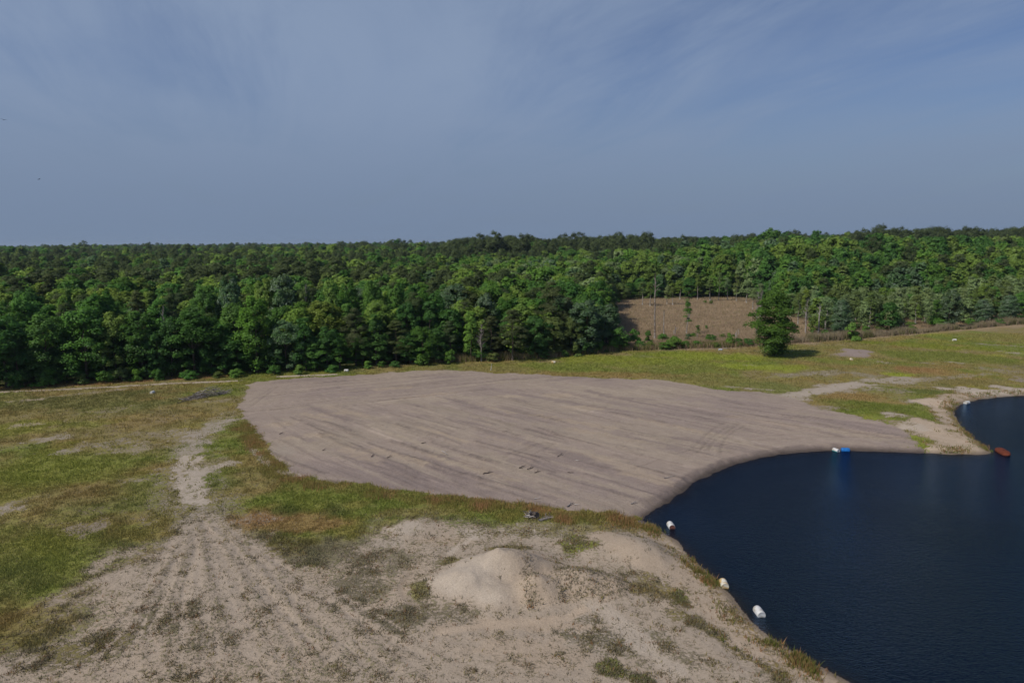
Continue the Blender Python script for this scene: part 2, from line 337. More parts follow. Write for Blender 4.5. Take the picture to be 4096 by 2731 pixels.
# bands of weed along the near bank
stroke([(2400, 2085), (2480, 2098), (2560, 2112), (2620, 2140), (2690, 2180)], 1.0, veg=RUST * .5 + OLIVE * .6, cov=.8, w=.8, rag=1.6)
stroke([(2780, 2480), (2880, 2540), (3000, 2610), (3120, 2690), (3200, 2740)], 1.0, veg=OLIVE * .8, cov=.8, w=.9)
stroke([(2420, 2140), (2520, 2200), (2600, 2250), (2760, 2330), (2860, 2430), (3050, 2580), (3250, 2720)], 1.6, soil=WARM * 1.02, cov=.1, w=.8, rag=.6)
stroke([(2860, 2390), (2930, 2460), (3020, 2560), (3130, 2620), (3260, 2700)], .55, veg=GREEN * .8, cov=.75, w=.8, rag=1.6)
stroke([(2300, 2330), (2420, 2440), (2560, 2560), (2700, 2680)], .9, soil=PALE * .9, cov=.12, w=.75)
# --- mound
MH = mound_h(X, Y); mm = sm(.15, .5, MH)
gx0, gy0 = MND[0][0], MND[0][1]
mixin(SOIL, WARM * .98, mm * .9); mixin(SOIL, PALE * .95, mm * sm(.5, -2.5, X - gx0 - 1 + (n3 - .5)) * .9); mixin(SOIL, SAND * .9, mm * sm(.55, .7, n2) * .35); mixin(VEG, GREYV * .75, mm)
COV += ((.10 + .24 * sm(.8, 3.4, X - gx0 - 1.4 + (n3 - .5) * 3) + .26 * sm(.9, .1, np.abs(X - gx0 - 1.3 + (Y - gy0) * .1)) * sm(1, -1.5, Y - gy0)) - COV) * mm
# --- left track
stroke([(900, 1680), (840, 1715), (790, 1745), (760, 1790), (742, 1840), (740, 1890), (755, 1940), (780, 1990), (800, 2035)], 3.9, soil=PALE * .70, cov=.5, w=.8, rag=2.2)
stroke([(880, 1690), (800, 1740), (765, 1800)], 2.0, soil=PALE * .72, cov=.3, w=.85, rag=1.9)
for o in (-32, 28):
    stroke([(770 + o, 1830), (745 + o, 1880), (758 + o, 1950), (790 + o * .8, 2010)], .8, soil=PALE * .92, cov=.2, w=.9, rag=2.0)
stroke([(790, 1895), (850, 1870), (930, 1850)], 1.2, soil=PALE * .85, cov=.2, w=.8)
splat(850, 1845, 70, 14, soil=WARM, veg=STRAW * .8, cov=.6, w=.7)
for _k in range(26):                             # many faint wheel lines besides
    _t = _k / 25; _b = -.55 + 1.75 * _t + .03 * math.sin(7 * _k)
    stroke([(790 + 60 * _t + 9 * math.sin(3.1 * _k), 2110 + 20 * math.cos(2.3 * _k)), (800 + 420 * _b + 30 * math.sin(1.7 * _k), 2350 + 30 * math.cos(1.1 * _k)), (800 + 900 * _b, 2640)], .16 + .08 * ((_k * 7) % 3), soil=SAND * (1.10 if _k % 2 else .82), cov=.14 if _k % 2 else .42, w=.62, rag=2.0, dz=-.03 if _k % 2 else .03)
# fan of ruts in the foreground sand
for a, b, c in [((800, 2060), (900, 2250), (1010, 2480)), ((840, 2060), (1010, 2280), (1230, 2560)), ((870, 2080), (1120, 2330), (1480, 2660)), ((770, 2080), (800, 2300), (830, 2520)), ((740, 2100), (680, 2330), (600, 2560)), ((900, 2090), (1180, 2300), (1560, 2560)),
                ((820, 2080), (960, 2330), (1130, 2620)), ((860, 2100), (1050, 2340), (1330, 2640)), ((700, 2140), (620, 2300), (500, 2480)), ((1000, 2480), (1130, 2660), (1200, 2760)), ((1250, 2430), (1480, 2600), (1700, 2760)), ((930, 2380), (1030, 2560), (1120, 2760))]:
    stroke([a, b, c], .42, soil=SAND * 1.1, cov=.2, w=.5, rag=1.9, dz=-.07)
    stroke([(a[0] + 26, a[1]), (b[0] + 34, b[1]), (c[0] + 44, c[1])], .4, soil=SAND * .84, cov=.4, w=.4, rag=1.9, dz=.06)
stroke([(1900, 2150), (1840, 2180), (1800, 2210)], .35, soil=PALE, cov=.05, w=.7)
stroke([(1640, 2290), (1610, 2330), (1600, 2350), (1620, 2385), (1660, 2420)], .3, mul=.78, cov=.1, w=.8, dz=-.06)
stroke([(1760, 2530), (2000, 2490), (2250, 2480), (2330, 2440)], .5, soil=WARM * 1.08, cov=.05, w=.8)
# --- the grass beyond the tilled soil, and the sandy road
for s in [(2250, 1470, 300, 22, None, GREEN * 1.15, .95, .8), (2000, 1478, 160, 18, None, OLIVE * 1.1, .95, .7), (2500, 1440, 330, 18, None, BRIGHT * .95, .97, .8), (2850, 1425, 300, 16, None, BRIGHT * 1.0, .97, .9), (2500, 1490, 300, 18, None, GREEN, .95, .6), (2750, 1470, 240, 25, None, GREEN * 1.1, .95, .7), (2900, 1520, 260, 22, None, OLIVE * .9 + DARK * .3, .95, .7),
          (2400, 1500, 300, 12, None, RUST * .7 + OLIVE * .4, .95, .6), (3050, 1470, 180, 14, None, BRIGHT * 1.1, .95, .9), (3300, 1440, 150, 16, None, GREEN * 1.1, .95, .6), (3550, 1410, 260, 22, None, OLIVE * .8 + GREEN * .3, .95, .8), (3800, 1430, 260, 24, None, GREEN, .95, .8), (3700, 1385, 260, 10, None, BRIGHT * .8, .95, .8), (3990, 1350, 200, 20, None, OLIVE * 1.1, .95, .6), (3640, 1480, 90, 12, None, RUST * .8 + OLIVE * .15, .95, .8), (3780, 1490, 140, 14, None, RUST * .6 + OLIVE * .5, .9, .6),
          (3130, 1555, 160, 22, None, DARK * 1.2 + OLIVE * .3, .9, .8), (3420, 1590, 160, 18, None, RUST * .5 + OLIVE * .6, .92, .85), (3500, 1630, 200, 20, None, GREEN * .9, .92, .7), (3620, 1565, 200, 14, None, GREEN, .85, .6), (3850, 1530, 160, 14, None, OLIVE * .9, .85, .7), (3730, 1570, 120, 10, None, DARK * 1.2, .9, .6), (3600, 1500, 60, 7, None, BRIGHT * 1.1, .9, .9)]:
    splat(*s[:4], soil=s[4], veg=s[5], cov=s[6], w=s[7])
stroke([(3150, 1585), (3280, 1560), (3400, 1540), (3520, 1525), (3650, 1518)], 3.6, soil=PALE * .78, cov=.3, w=.9, rag=1.6)
stroke([(3150, 1585), (3280, 1560), (3400, 1540), (3520, 1525), (3650, 1518)], 1.7, soil=PALE * .82, cov=.12, w=.9, rag=1.4)
stroke([(3480, 1528), (3650, 1520), (3800, 1510), (3950, 1495)], 1.6, soil=PALE * .72, cov=.4, w=.75, rag=1.8)
stroke([(3150, 1500), (3300, 1490), (3420, 1492), (3480, 1500)], 2.4, soil=PALE * .74, veg=STRAW * .8, cov=.48, w=.85, rag=1.8)
stroke([(3070, 1510), (3200, 1500)], 1.4, soil=PALE * .7, cov=.5, w=.7, rag=1.6)
stroke([(2920, 1545), (3010, 1555), (3080, 1560)], .8, soil=PALE * .8, cov=.3, w=.85, rag=1.7)
for s in [(3425, 1412, 62, 18, PURP * 1.08, .03), (3360, 1420, 40, 5, PURP * 1.1, .2), (3540, 1450, 40, 4, SAND, .2), (3700, 1452, 50, 3, SAND, .25), (3820, 1450, 40, 3, PALE * .9, .25), (4060, 1412, 60, 5, PALE * .9, .2), (4020, 1382, 90, 3, PALE * .8, .3), (3980, 1480, 80, 8, SAND * .85, .3), (4085, 1520, 40, 12, PURP * 1.2, .2), (3000, 1462, 60, 4, SAND, .45),
          (3560, 1560, 80, 8, SAND * .9, .3), (3690, 1610, 60, 14, PALE * .85, .2), (3600, 1540, 200, 5, SAND, .5), (3150, 1620, 160, 12, SAND * .9, .22), (3010, 1622, 100, 6, SAND * .9, .35)]:
    splat(*s[:4], soil=s[4] * (1 if s[0] == 3425 else .88), cov=s[5] + (0 if s[0] == 3425 else .16), w=.92, rag=.8 if s[0] == 3425 else 1.5)
# --- banks
bank = sm(4.6, 2.2, D + (n3 - .5) * 2.5) * (D > -4) * (DT > .5)
nearm = sm(6, -2, Y - TIP[1] + (X - TIP[0]) * .25)
mixin(SOIL, WARM * 1.02, bank); COV += ((.28 + (n3 - .5) * .7) - COV) * bank
mixin(VEG, OLIVE * .8 + RUST * .25, bank)
for s in [(3700, 1720, 110, 40, WARM * 1.12, .06), (3640, 1700, 60, 20, PALE * .95, .12), (3800, 1760, 90, 22, WARM * 1.1, .12), (3870, 1790, 60, 12, WARM, .25), (3560, 1655, 60, 10, PALE * .9, .2), (3740, 1610, 70, 18, WARM * 1.2, .06), (3900, 1565, 130, 14, PALE * .95, .06), (4050, 1555, 90, 10, PALE * .9, .15), (3600, 1690, 70, 8, SAND, .5), (3640, 1725, 50, 8, SAND, .5)]:
    splat(*s[:4], soil=s[4], veg=OLIVE * .85, cov=s[5], w=.9)
stroke([(3815, 1640), (3805, 1660), (3850, 1720), (3920, 1775), (3960, 1805)], .6, veg=OLIVE * 1.0 + RUST * .2, cov=.6, w=.8, rag=1.8)
stroke([(2690, 2195), (2780, 2270), (2860, 2370), (2930, 2450), (3010, 2530), (3120, 2600)], .6, veg=OLIVE * .7 + RUST * .3, cov=.5, w=.8, rag=2.0)
# --- tilled soil
ST = np.repeat(TILLC[None], len(X), 0)
lineA = onl([(900, 1700), (1000, 1688), (1300, 1642), (1700, 1592), (2000, 1562), (2400, 1532), (2700, 1520), (3300, 1560)])
la = np.array(lineA); zoneB = sm(-2.5, 2.5, np.interp(X / np.maximum(Y, 1), la[:, 0] / la[:, 1], la[:, 1]) - Y + (n2 - .5) * 4)
SOILK, VEGK, COVK = SOIL, VEG, COV
SOIL = ST
mixin(SOIL, PURP, sm(.45, .65, n1) * .6); mixin(SOIL, SAND * .95, sm(.5, .7, fbm(X, Y, 11, 3)) * .45)
for s in [(1700, 1900, 330, 60, PURP * .94, .8), (1350, 1870, 230, 40, PURP * .98, .7), (2300, 1860, 260, 40, PURP * .95, .6), (1350, 1570, 250, 20, PURP * 1.04, .6), (2480, 1950, 200, 40, PURP * 1.02, .5), (1250, 1770, 200, 30, SAND * .85, .6), (2800, 1650, 350, 60, PURP * 1.06, .55), (2200, 1620, 300, 40, SAND * .92, .6), (2560, 1570, 300, 25, SAND * .97, .6),
          (1660, 1605, 200, 10, SAND * 1.02, .6), (1850, 1590, 250, 8, SAND, .5), (2250, 1580, 80, 10, WARM * .95, .7), (2340, 1630, 100, 9, WARM * .93, .7), (1130, 1695, 60, 12, WARM * .9, .7), (1230, 1745, 100, 9, WARM * .95, .7), (1330, 1655, 80, 7, WARM * .92, .7), (2040, 1585, 60, 6, WARM, .7), (1500, 1670, 70, 7, SAND, .6), (2700, 1610, 160, 10, SAND, .5), (3350, 1700, 260, 30, PURP * 1.1, .6), (1120, 1800, 60, 24, PALE * .75, .5)]:
    splat(*s[:4], soil=s[4], w=s[5], rot_=-.3 if s[1] > 1600 else 0)
def wd(a, b):
    p = on(np.array([a[0], b[0]], float), np.array([a[1], b[1]], float)); v = p[1, :2] - p[0, :2]; return v / np.hypot(*v)
dA = wd((1000, 1640), (2000, 1540)); dB = (wd((1421, 1660), (1889, 1777)) + wd((2374, 1731), (2701, 1819))); dB /= np.hypot(*dB)
rnd = random.Random(3)
zt0 = Z.copy()
inside = np.where((DT < -1.5) & (D > 3))[0]
for k in range(300):
    i = inside[rnd.randrange(len(inside))]; zb = zoneB[i] > .5; dv = dB if zb else dA
    an = math.atan2(dv[1], dv[0]) + rnd.gauss(0, .05); L = rnd.uniform(3, 16) * (1 if zb else 1.4); c, s_ = math.cos(an) * L / 2, math.sin(an) * L / 2; x0, y0 = X[i], Y[i]
    nrm = rnd.uniform(-.6, .6)
    pl = [(x0 - c, y0 - s_), (x0 + rnd.uniform(-.3, .3), y0 + nrm * .5), (x0 + c, y0 + s_)]
    up = rnd.random() < .62
    stroke(pl, rnd.uniform(.16, .38), mul=rnd.uniform(.70, .86) if up else rnd.uniform(1.08, 1.2), w=rnd.uniform(.5, .95), rag=1.5, dz=.09 if up else .03, world=True)  # raised ridges; the dark strokes paint their raking shadow into the soil colour
for k in range(90):
    i = inside[rnd.randrange(len(inside))]; zb = zoneB[i] > .5; dv = dB if zb else dA
    an = math.atan2(dv[1], dv[0]) + rnd.gauss(0, .06); L = rnd.uniform(5, 15); c, s_ = math.cos(an) * L / 2, math.sin(an) * L / 2; x0, y0 = X[i], Y[i]
    stroke([(x0 - c, y0 - s_), (x0, y0), (x0 + c, y0 + s_)], rnd.uniform(.45, 1.1), soil=rnd.choice([SAND * .98, SAND * .9, WARM * .92, PURP * .86, PURP * .92]), w=rnd.uniform(.35, .75), rag=2.0, world=True)
for pl in [[(2790, 1810), (2830, 1765), (2880, 1725), (2950, 1690)], [(2760, 1800), (2800, 1760), (2850, 1715), (2900, 1690)], [(2835, 1800), (2845, 1770), (2900, 1735), (2960, 1690)], [(2880, 1815), (2885, 1780), (2910, 1740), (2980, 1700)], [(2010, 1830), (2100, 1790), (2170, 1765), (2210, 1772)], [(2060, 1820), (2150, 1775), (2190, 1770)], [(2130, 1815), (2200, 1785), (2220, 1770)],
           [(2700, 1815), (2800, 1790), (2900, 1775), (2960, 1765)], [(1010, 1620), (1080, 1570), (1110, 1545)], [(1000, 1605), (1060, 1570), (1090, 1548)], [(2540, 1870), (2600, 1850), (2660, 1830)], [(3000, 1745), (3250, 1730), (3500, 1730), (3680, 1745)], [(3000, 1760), (3200, 1750), (3450, 1745), (3680, 1755)]]:
    stroke(pl, .24, mul=.84, w=.8, rag=1.2, dz=-.06)
# long parallel furrows through the whole field
ca = X * -dB[1] + Y * dB[0]; cb = X * dB[0] + Y * dB[1]; da = X * -dA[1] + Y * dA[0]; db = X * dA[0] + Y * dA[1]
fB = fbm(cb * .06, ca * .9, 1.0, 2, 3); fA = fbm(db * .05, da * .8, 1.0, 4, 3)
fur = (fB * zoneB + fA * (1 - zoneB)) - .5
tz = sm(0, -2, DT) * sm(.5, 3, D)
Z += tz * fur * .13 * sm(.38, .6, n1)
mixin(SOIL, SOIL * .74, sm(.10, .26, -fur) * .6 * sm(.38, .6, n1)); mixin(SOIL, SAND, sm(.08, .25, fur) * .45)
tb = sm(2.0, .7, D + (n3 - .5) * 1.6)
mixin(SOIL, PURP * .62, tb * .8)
SOIL = SOILK
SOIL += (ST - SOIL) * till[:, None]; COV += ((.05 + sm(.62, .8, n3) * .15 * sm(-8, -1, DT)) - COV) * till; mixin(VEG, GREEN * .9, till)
# strip of rust-coloured grass along the lower edge and the left edge of the tilled soil
low = onl(disp([(566, 975), (590, 1005), (615, 1045), (640, 1075), (670, 1098), (720, 1110), (800, 1120), (900, 1132), (1000, 1146), (1100, 1160), (1200, 1172), (1300, 1181), (1400, 1190), (1470, 1200)]), 1)
dl = np.full_like(X, 99.); dl[fine] = line_dist(X[fine], Y[fine], low)
rs = sm(2.8, .6, dl + (n2 - .5) * 4 + (n3 - .5) * 2) * (1 - till)
mixin(VEG, OLIVE * .6 + GREEN * .5, rs * .7); mixin(VEG, RUST * 1.05, rs * sm(1.8, .4, dl + (n3 - .5) * 3) * .35); COV += (.97 - COV) * rs
mixin(VEG, GREEN * .95, rs * sm(.48, .62, n2) * .8)
stroke([(1000, 1790), (1080, 1860), (1130, 1890), (1200, 1905)], .7, soil=PALE * .8, cov=.15, w=.7)
wet = sm(.9, .1, D)
SOIL *= (1 - .55 * wet)[:, None]; COV *= 1 - .7 * sm(.35, -.1, D)
Z += np.where(fine & (D > .4), (n3 - .5) * .10 * (1 - till) + (fbm(X, Y, .8, 5, 2) - .5) * .05, 0)
COV = np.clip(COV, 0, 1)

# faces and their owners
idx = np.arange(NR * NC).reshape(NR, NC)
Q = np.stack([idx[:-1, :-1], idx[:-1, 1:], idx[1:, 1:], idx[1:, :-1]], -1).reshape(-1, 4)
fm = lambda a: a[Q].mean(1)
own = np.zeros(len(Q), int)
own[fm(DT) < 0] = 1
own[(fm(MH) > .22)] = 2
trackL = onl([(900, 1680), (840, 1715), (790, 1745), (760, 1790), (742, 1840), (740, 1890), (755, 1940), (780, 1990), (800, 2035)], 1)
trackR = onl([(3120, 1590), (3280, 1560), (3400, 1540), (3520, 1525), (3650, 1518)], 1)
fx, fy = fm(X), fm(Y); ff = (own == 0) & (fy < 260) & (fy > 50)
for k, tr, wd_ in ((3, trackL, 2.3), (4, trackR, 2.6)):
    d = np.full(len(Q), 99.); d[ff] = line_dist(fx[ff], fy[ff], tr) + (fbm(fx[ff], fy[ff], 2, 1) - .5) * 2; own[d < wd_] = k
own[(fm(D) < 0) & (own > 0)] = 0

def ground_mat():
    m, nt = nodes('earth and grass'); g = N(nt, 'ShaderNodeNewGeometry'); P = g.outputs['Position']
    soil, veg, cov = attr(nt, 'soil').outputs['Color'], attr(nt, 'veg').outputs['Color'], attr(nt, 'cover').outputs['Fac']
    tl = attr(nt, 'tilled').outputs['Fac']; zb = attr(nt, 'zone').outputs['Fac']
    a = noise(nt, P, 3.6, 5, .66); b = noise(nt, P, .7, 4, .55); c = noise(nt, P, 9, 3, .6)
    nn = math_(nt, 'ADD', math_(nt, 'MULTIPLY', a, .75), math_(nt, 'MULTIPLY', b, .25))
    t = math_(nt, 'ADD', cov, math_(nt, 'MULTIPLY', math_(nt, 'SUBTRACT', nn, .5), 2.6))
    msk = ramp(nt, t, .34, .68)
    v = mixc(nt, ramp(nt, a, .35, .65), mixc(nt, 1.0, veg, (.66, .64, .6), 'MULTIPLY'), mixc(nt, 1.0, veg, (1.22, 1.2, 1.1), 'MULTIPLY'))
    v = mixc(nt, ramp(nt, noise(nt, P, 1.3, 3), .52, .72, 0, .35), v, (.2, .14, .07))
    s = mixc(nt, ramp(nt, c, .3, .7), mixc(nt, 1.0, soil, (.84, .83, .82), 'MULTIPLY'), mixc(nt, 1.0, soil, (1.1, 1.1, 1.1), 'MULTIPLY'))
    s = mixc(nt, ramp(nt, b, .35, .7, 0, .35), s, mixc(nt, 1.0, soil, (.8, .77, .74), 'MULTIPLY'))
    # streaks left by the blade in the tilled soil
    def streak(dv, sc):
        mp = N(nt, 'ShaderNodeMapping'); mp.inputs['Rotation'].default_value = (0, 0, -math.atan2(dv[1], dv[0])); nt.links.new(P, mp.inputs[0])
        m2 = N(nt, 'ShaderNodeMapping'); m2.inputs['Scale'].default_value = (.15 * sc, 1.7 * sc, 1); nt.links.new(mp.outputs[0], m2.inputs[0])
        return noise(nt, m2.outputs[0], 1.0, 5, .65)
    sA, sB = streak(dA, 1.0), streak(dB, 1.0)
    mx = N(nt, 'ShaderNodeMix'); nt.links.new(zb, mx.inputs[0]); nt.links.new(sA, mx.inputs[2]); nt.links.new(sB, mx.inputs[3]); stf = mx.outputs[0]
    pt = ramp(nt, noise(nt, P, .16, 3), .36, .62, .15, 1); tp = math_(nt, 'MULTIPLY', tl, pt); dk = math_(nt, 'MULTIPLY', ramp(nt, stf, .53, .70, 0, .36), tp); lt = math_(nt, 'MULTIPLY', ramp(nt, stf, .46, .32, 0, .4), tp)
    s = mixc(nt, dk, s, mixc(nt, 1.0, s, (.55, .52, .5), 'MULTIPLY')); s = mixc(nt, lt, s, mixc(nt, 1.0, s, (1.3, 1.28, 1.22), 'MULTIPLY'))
    clod = math_(nt, 'MULTIPLY', ramp(nt, noise(nt, P, 3.2, 5, .72), .55, .70, 0, .6), tl); s = mixc(nt, clod, s, mixc(nt, 1.0, s, (.5, .47, .45), 'MULTIPLY'))
    col = mixc(nt, msk, s, v)
    h = math_(nt, 'ADD', math_(nt, 'MULTIPLY', a, .6), math_(nt, 'ADD', math_(nt, 'MULTIPLY', c, .25), math_(nt, 'MULTIPLY', msk, .4)))
    h = math_(nt, 'ADD', h, math_(nt, 'MULTIPLY', math_(nt, 'MULTIPLY', stf, tp), 1.0))
    p = N(nt, 'ShaderNodeBsdfPrincipled', i_Roughness=.95); p.inputs['Specular IOR Level'].default_value = .1
    nt.links.new(col, p.inputs['Base Color']); nt.links.new(bump(nt, h, .7, .16), p.inputs['Normal'])
    out(nt, p.outputs[0]); return m
GM = ground_mat()
V3 = np.stack([X, Y, Z], -1)
def ground_part(name, k, **kw):
    f = Q[own == k]; u, inv = np.unique(f, return_inverse=True); f = inv.reshape(-1, 4)
    me = npmesh(name, V3[u], f, True, {'soil': SOIL[u], 'veg': VEG[u], 'cover': COV[u], 'tilled': till[u], 'zone': zoneB[u]})
    return tag(link(name, me, None, GM), **kw)
ground_part('ground', 0, label='rough ground of sand, weeds and grass around the pond', kind='structure')
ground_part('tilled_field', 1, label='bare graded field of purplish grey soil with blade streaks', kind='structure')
ground_part('sand_mound', 2, label='two-humped pale sand mound with weeds on its far side', cat='mound')
ground_part('sand_track', 3, label='worn pale sand track curving through the grass beside the graded field', kind='structure')
ground_part('sand_track', 4, label='pale sand road leading from the graded field towards the far grass', kind='structure')

# ------------------------------------------------------------------ water
wf = Q[(D[Q].min(1) < .9) & (fm(Y) < 400)]
u, inv = np.unique(wf, return_inverse=True); wv = V3[u].copy(); dep = WL - wv[:, 2]; wv[:, 2] = WL
def water_mat():
    m, nt = nodes('pond water'); g = N(nt, 'ShaderNodeNewGeometry'); P = g.outputs['Position']
    mp = N(nt, 'ShaderNodeMapping'); mp.inputs['Rotation'].default_value = (0, 0, R(12)); mp.inputs['Scale'].default_value = (.7, 1.5, 1); nt.links.new(P, mp.inputs[0])
    w1 = noise(nt, mp.outputs[0], 1.9, 4, .65, .5); w2 = noise(nt, mp.outputs[0], 6.5, 3, .6, .3)
    big = noise(nt, P, .045, 3)
    amp = ramp(nt, big, .35, .65, .55, 1.15)
    h = math_(nt, 'MULTIPLY', math_(nt, 'ADD', math_(nt, 'MULTIPLY', w1, .9), math_(nt, 'MULTIPLY', w2, .75)), amp)
    bn = bump(nt, h, 1.0, .19)
    dp = attr(nt, 'depth').outputs['Fac']
    op = math_(nt, 'SUBTRACT', 1.0, math_(nt, 'POWER', 2.718, math_(nt, 'MULTIPLY', math_(nt, 'MAXIMUM', dp, 0), -2.6)))
    body = N(nt, 'ShaderNodeBsdfDiffuse', i_Color=(.0008, .0045, .013, 1))
    tr = N(nt, 'ShaderNodeBsdfTransparent', i_Color=(.50, .40, .30, 1))
    a = N(nt, 'ShaderNodeMixShader'); nt.links.new(op, a.inputs[0]); nt.links.new(tr.outputs[0], a.inputs[1]); nt.links.new(body.outputs[0], a.inputs[2])
    gl = N(nt, 'ShaderNodeBsdfGlossy', i_Roughness=.08, i_Color=(.46, .68, .95, 1)); nt.links.new(bn, gl.inputs['Normal'])
    fr = N(nt, 'ShaderNodeFresnel', i_IOR=1.33); nt.links.new(bn, fr.inputs['Normal'])
    b = N(nt, 'ShaderNodeMixShader'); nt.links.new(fr.outputs[0], b.inputs[0]); nt.links.new(a.outputs[0], b.inputs[1]); nt.links.new(gl.outputs[0], b.inputs[2])
    out(nt, b.outputs[0]); return m
tag(link('water', npmesh('water', wv, inv.reshape(-1, 4), True, {'depth': dep}), None, water_mat()), 'dark blue rippled pond water', kind='structure')

# ------------------------------------------------------------------ grass and weeds (stuff)
def blade_mat(name, transl=.25):
    m, nt = nodes(name); c = attr(nt, 'tint').outputs['Color']
    d = N(nt, 'ShaderNodeBsdfDiffuse'); t = N(nt, 'ShaderNodeBsdfTranslucent'); nt.links.new(c, d.inputs[0]); nt.links.new(c, t.inputs[0])
    x = N(nt, 'ShaderNodeMixShader', n_0=transl); nt.links.new(d.outputs[0], x.inputs[1]); nt.links.new(t.outputs[0], x.inputs[2]); out(nt, x.outputs[0]); return m
BM_ = blade_mat('grass blade')
def blades(name, P, h, w, col, nb=3, spread=.5, lean=.35, label='', rng=RNG, tip=None):
    n = len(P); P = np.repeat(P, nb, 0); h = np.repeat(h, nb) * rng.uniform(.6, 1.15, n * nb); w = np.repeat(w, nb); col = np.repeat(col, nb, 0) * rng.uniform(.75, 1.25, (n * nb, 1)); sp = np.repeat(np.broadcast_to(spread, n), nb)
    a = rng.uniform(0, 2 * np.pi, n * nb); r = sp * np.sqrt(rng.random(n * nb)); b = rng.uniform(0, 2 * np.pi, n * nb)
    P = P.copy(); P[:, 0] += r * np.cos(b); P[:, 1] += r * np.sin(b)
    side = np.stack([np.cos(a), np.sin(a), 0 * a], -1) * w[:, None] * .5
    le = rng.normal(0, lean, (n * nb, 2)) * h[:, None]
    top = P + np.concatenate([le, h[:, None]], 1); P[:, 2] -= .05
    v = np.stack([P - side, P + side, top], 1).reshape(-1, 3); f = np.arange(len(v)).reshape(-1, 3)
    c3 = np.repeat(col, 3, 0)
    if tip is not None: c3[2::3] = c3[2::3] * .4 + np.array(tip) * .6
    o = link(name, npmesh(name, v, f, False, {'tint': c3}), None, BM_); return tag(o, label, kind='stuff')
gi = np.where(fine & (Y > 33) & (Y < 200) & (np.abs(X) < Y * .86) & (D > .15) & (BY < 1.5))[0]
def pick(mask_w, n):
    w = mask_w[gi]; i = RNG.choice(gi, n, p=w / w.sum()); p = V3[i].copy()
    j = np.maximum(Y[i] * .0025, .1); p[:, 0] += RNG.uniform(-1, 1, n) * j; p[:, 1] += RNG.uniform(-1, 1, n) * j * 1.6; return i, p
fineh = fbm(X, Y, 1.0, 3, 3)
gm = np.clip(COV + (fineh - .5) * 1.6 - .45, 0, 1) * (1 - till) * (1 - ms) + np.clip(COV + (fineh - .5) - .62, 0, 1) * .6 * (1 - till)
i, p = pick(gm, 95000)
blades('grass', p, .16 + .10 * RNG.random(len(i)) + p[:, 1] * .0007, .035 + p[:, 1] * .0006, VEG[i] * 1.3, 3, .22 + p[:, 1] * .0012, .45, 'short green and brown grass over the fields beside the graded soil')
i, p = pick(rs * (dl < 2.6) * np.clip((fbm(X, Y, 2.6, 2, 4) - .36) * 4, .03, 1) + rs * .12, 5200)
kk = fbm(X, Y, 1.7, 4, 3)[i][:, None] + RNG.normal(0, .12, (len(i), 1)); cc = np.where(kk < .52, GREEN * 1.25, np.where(kk < .64, OLIVE * 1.3, RUST * 1.35))
blades('tall_grass', p, .2 + .28 * RNG.random(len(i)) * (.6 + fbm(p[:, 0], p[:, 1], 1.5, 1, 3)), np.full(len(i), .06), cc, 4, .45, .28, 'taller rust-tipped grass fringing the graded field', tip=RUST * 1.45)
wm = ms * np.clip(COV + (fineh - .5) * 1.2 - .42, 0, 1) + ms * .02 * (COV > .12) + mm * np.clip(COV - .12, 0, 1) * .35
i, p = pick(wm * (D > .4), 15000)
cc = np.where(RNG.random((len(i), 1)) < .75, GREYV * 1.1, OLIVE * 1.0); cc = np.where(RNG.random((len(i), 1)) < .12, RUST * .8, cc)
blades('weeds', p, .10 + .12 * RNG.random(len(i)), .05 + .05 * RNG.random(len(i)), cc, 5, .16 + .15 * RNG.random(len(i)), .8, 'low grey-green weeds scattered over the sand')
bk = sm(2.6, .4, D) * (DT > .5) * np.clip((fbm(X, Y, 3.0, 4, 4) - .5) * 5, 0, 1) + bank * np.clip(COV - .45, 0, 1)
i, p = pick(bk, 3600)
cc = np.where(RNG.random((len(i), 1)) < .5, GREEN * .95, OLIVE * 1.05); cc = np.where(RNG.random((len(i), 1)) < .3, RUST * 1.1, cc)
blades('bank_weeds', p, .15 + .35 * RNG.random(len(i)), np.full(len(i), .07), cc, 4, .3, .3, 'rusty and green weeds along the pond banks')
# dry brown grass of the clearing
ci = np.where(fine & (DC < 1.0) & (BY > .3) & (Y < 400) & (np.abs(X) < Y * .86))[0]
i = RNG.choice(ci, 60000); p = V3[i].copy(); p[:, 0] += RNG.uniform(-.6, .6, len(i)); p[:, 1] += RNG.uniform(-1.2, 1.2, len(i))
cc = C(.44, .335, .22) * (0.75 + .5 * n2[i])[:, None]; cc[RNG.random(len(i)) < .05] = GREEN
blades('dry_grass', p, .6 + .45 * RNG.random(len(i)), np.full(len(i), .085), cc, 3, .7, .28, 'dry reddish brown grass filling the clearing in front of the trees')
# reed band in front of the thin wood
def along(pts, n, j0, j1, rng=RNG):
    p = np.array(onl(pts)); sl = np.r_[0, np.cumsum(np.hypot(*np.diff(p, axis=0).T))]; t = rng.uniform(0, sl[-1], n)
    x = np.interp(t, sl, p[:, 0]); y = np.interp(t, sl, p[:, 1]); j = rng.uniform(j0, j1, n); L = np.hypot(x, y)
    x = x + x / L * j; y = y + y / L * j; return np.stack([x, y, height(x, y)], -1)
p = along([(3150, 1376), (3300, 1366), (3450, 1354), (3600, 1341), (3800, 1322), (4096, 1298), (4400, 1278)], 9000, .2, 5.0)
hh = .9 + 1.3 * fbm(p[:, 0], p[:, 1], 5, 2, 3) + .5 * RNG.random(len(p)); hh *= .55 + .45 * sm(45, 80, p[:, 0])
cc = C(.33, .27, .175) * (.7 + .6 * RNG.random((len(p), 1))); gz = fbm(p[:, 0], p[:, 1], 6, 3, 3); cc[RNG.random(len(p)) < .10 + .6 * sm(.5, .68, gz)] = GREEN * .8; hh *= .55 + .65 * sm(.35, .6, fbm(p[:, 0], p[:, 1], 3.5, 1, 3))
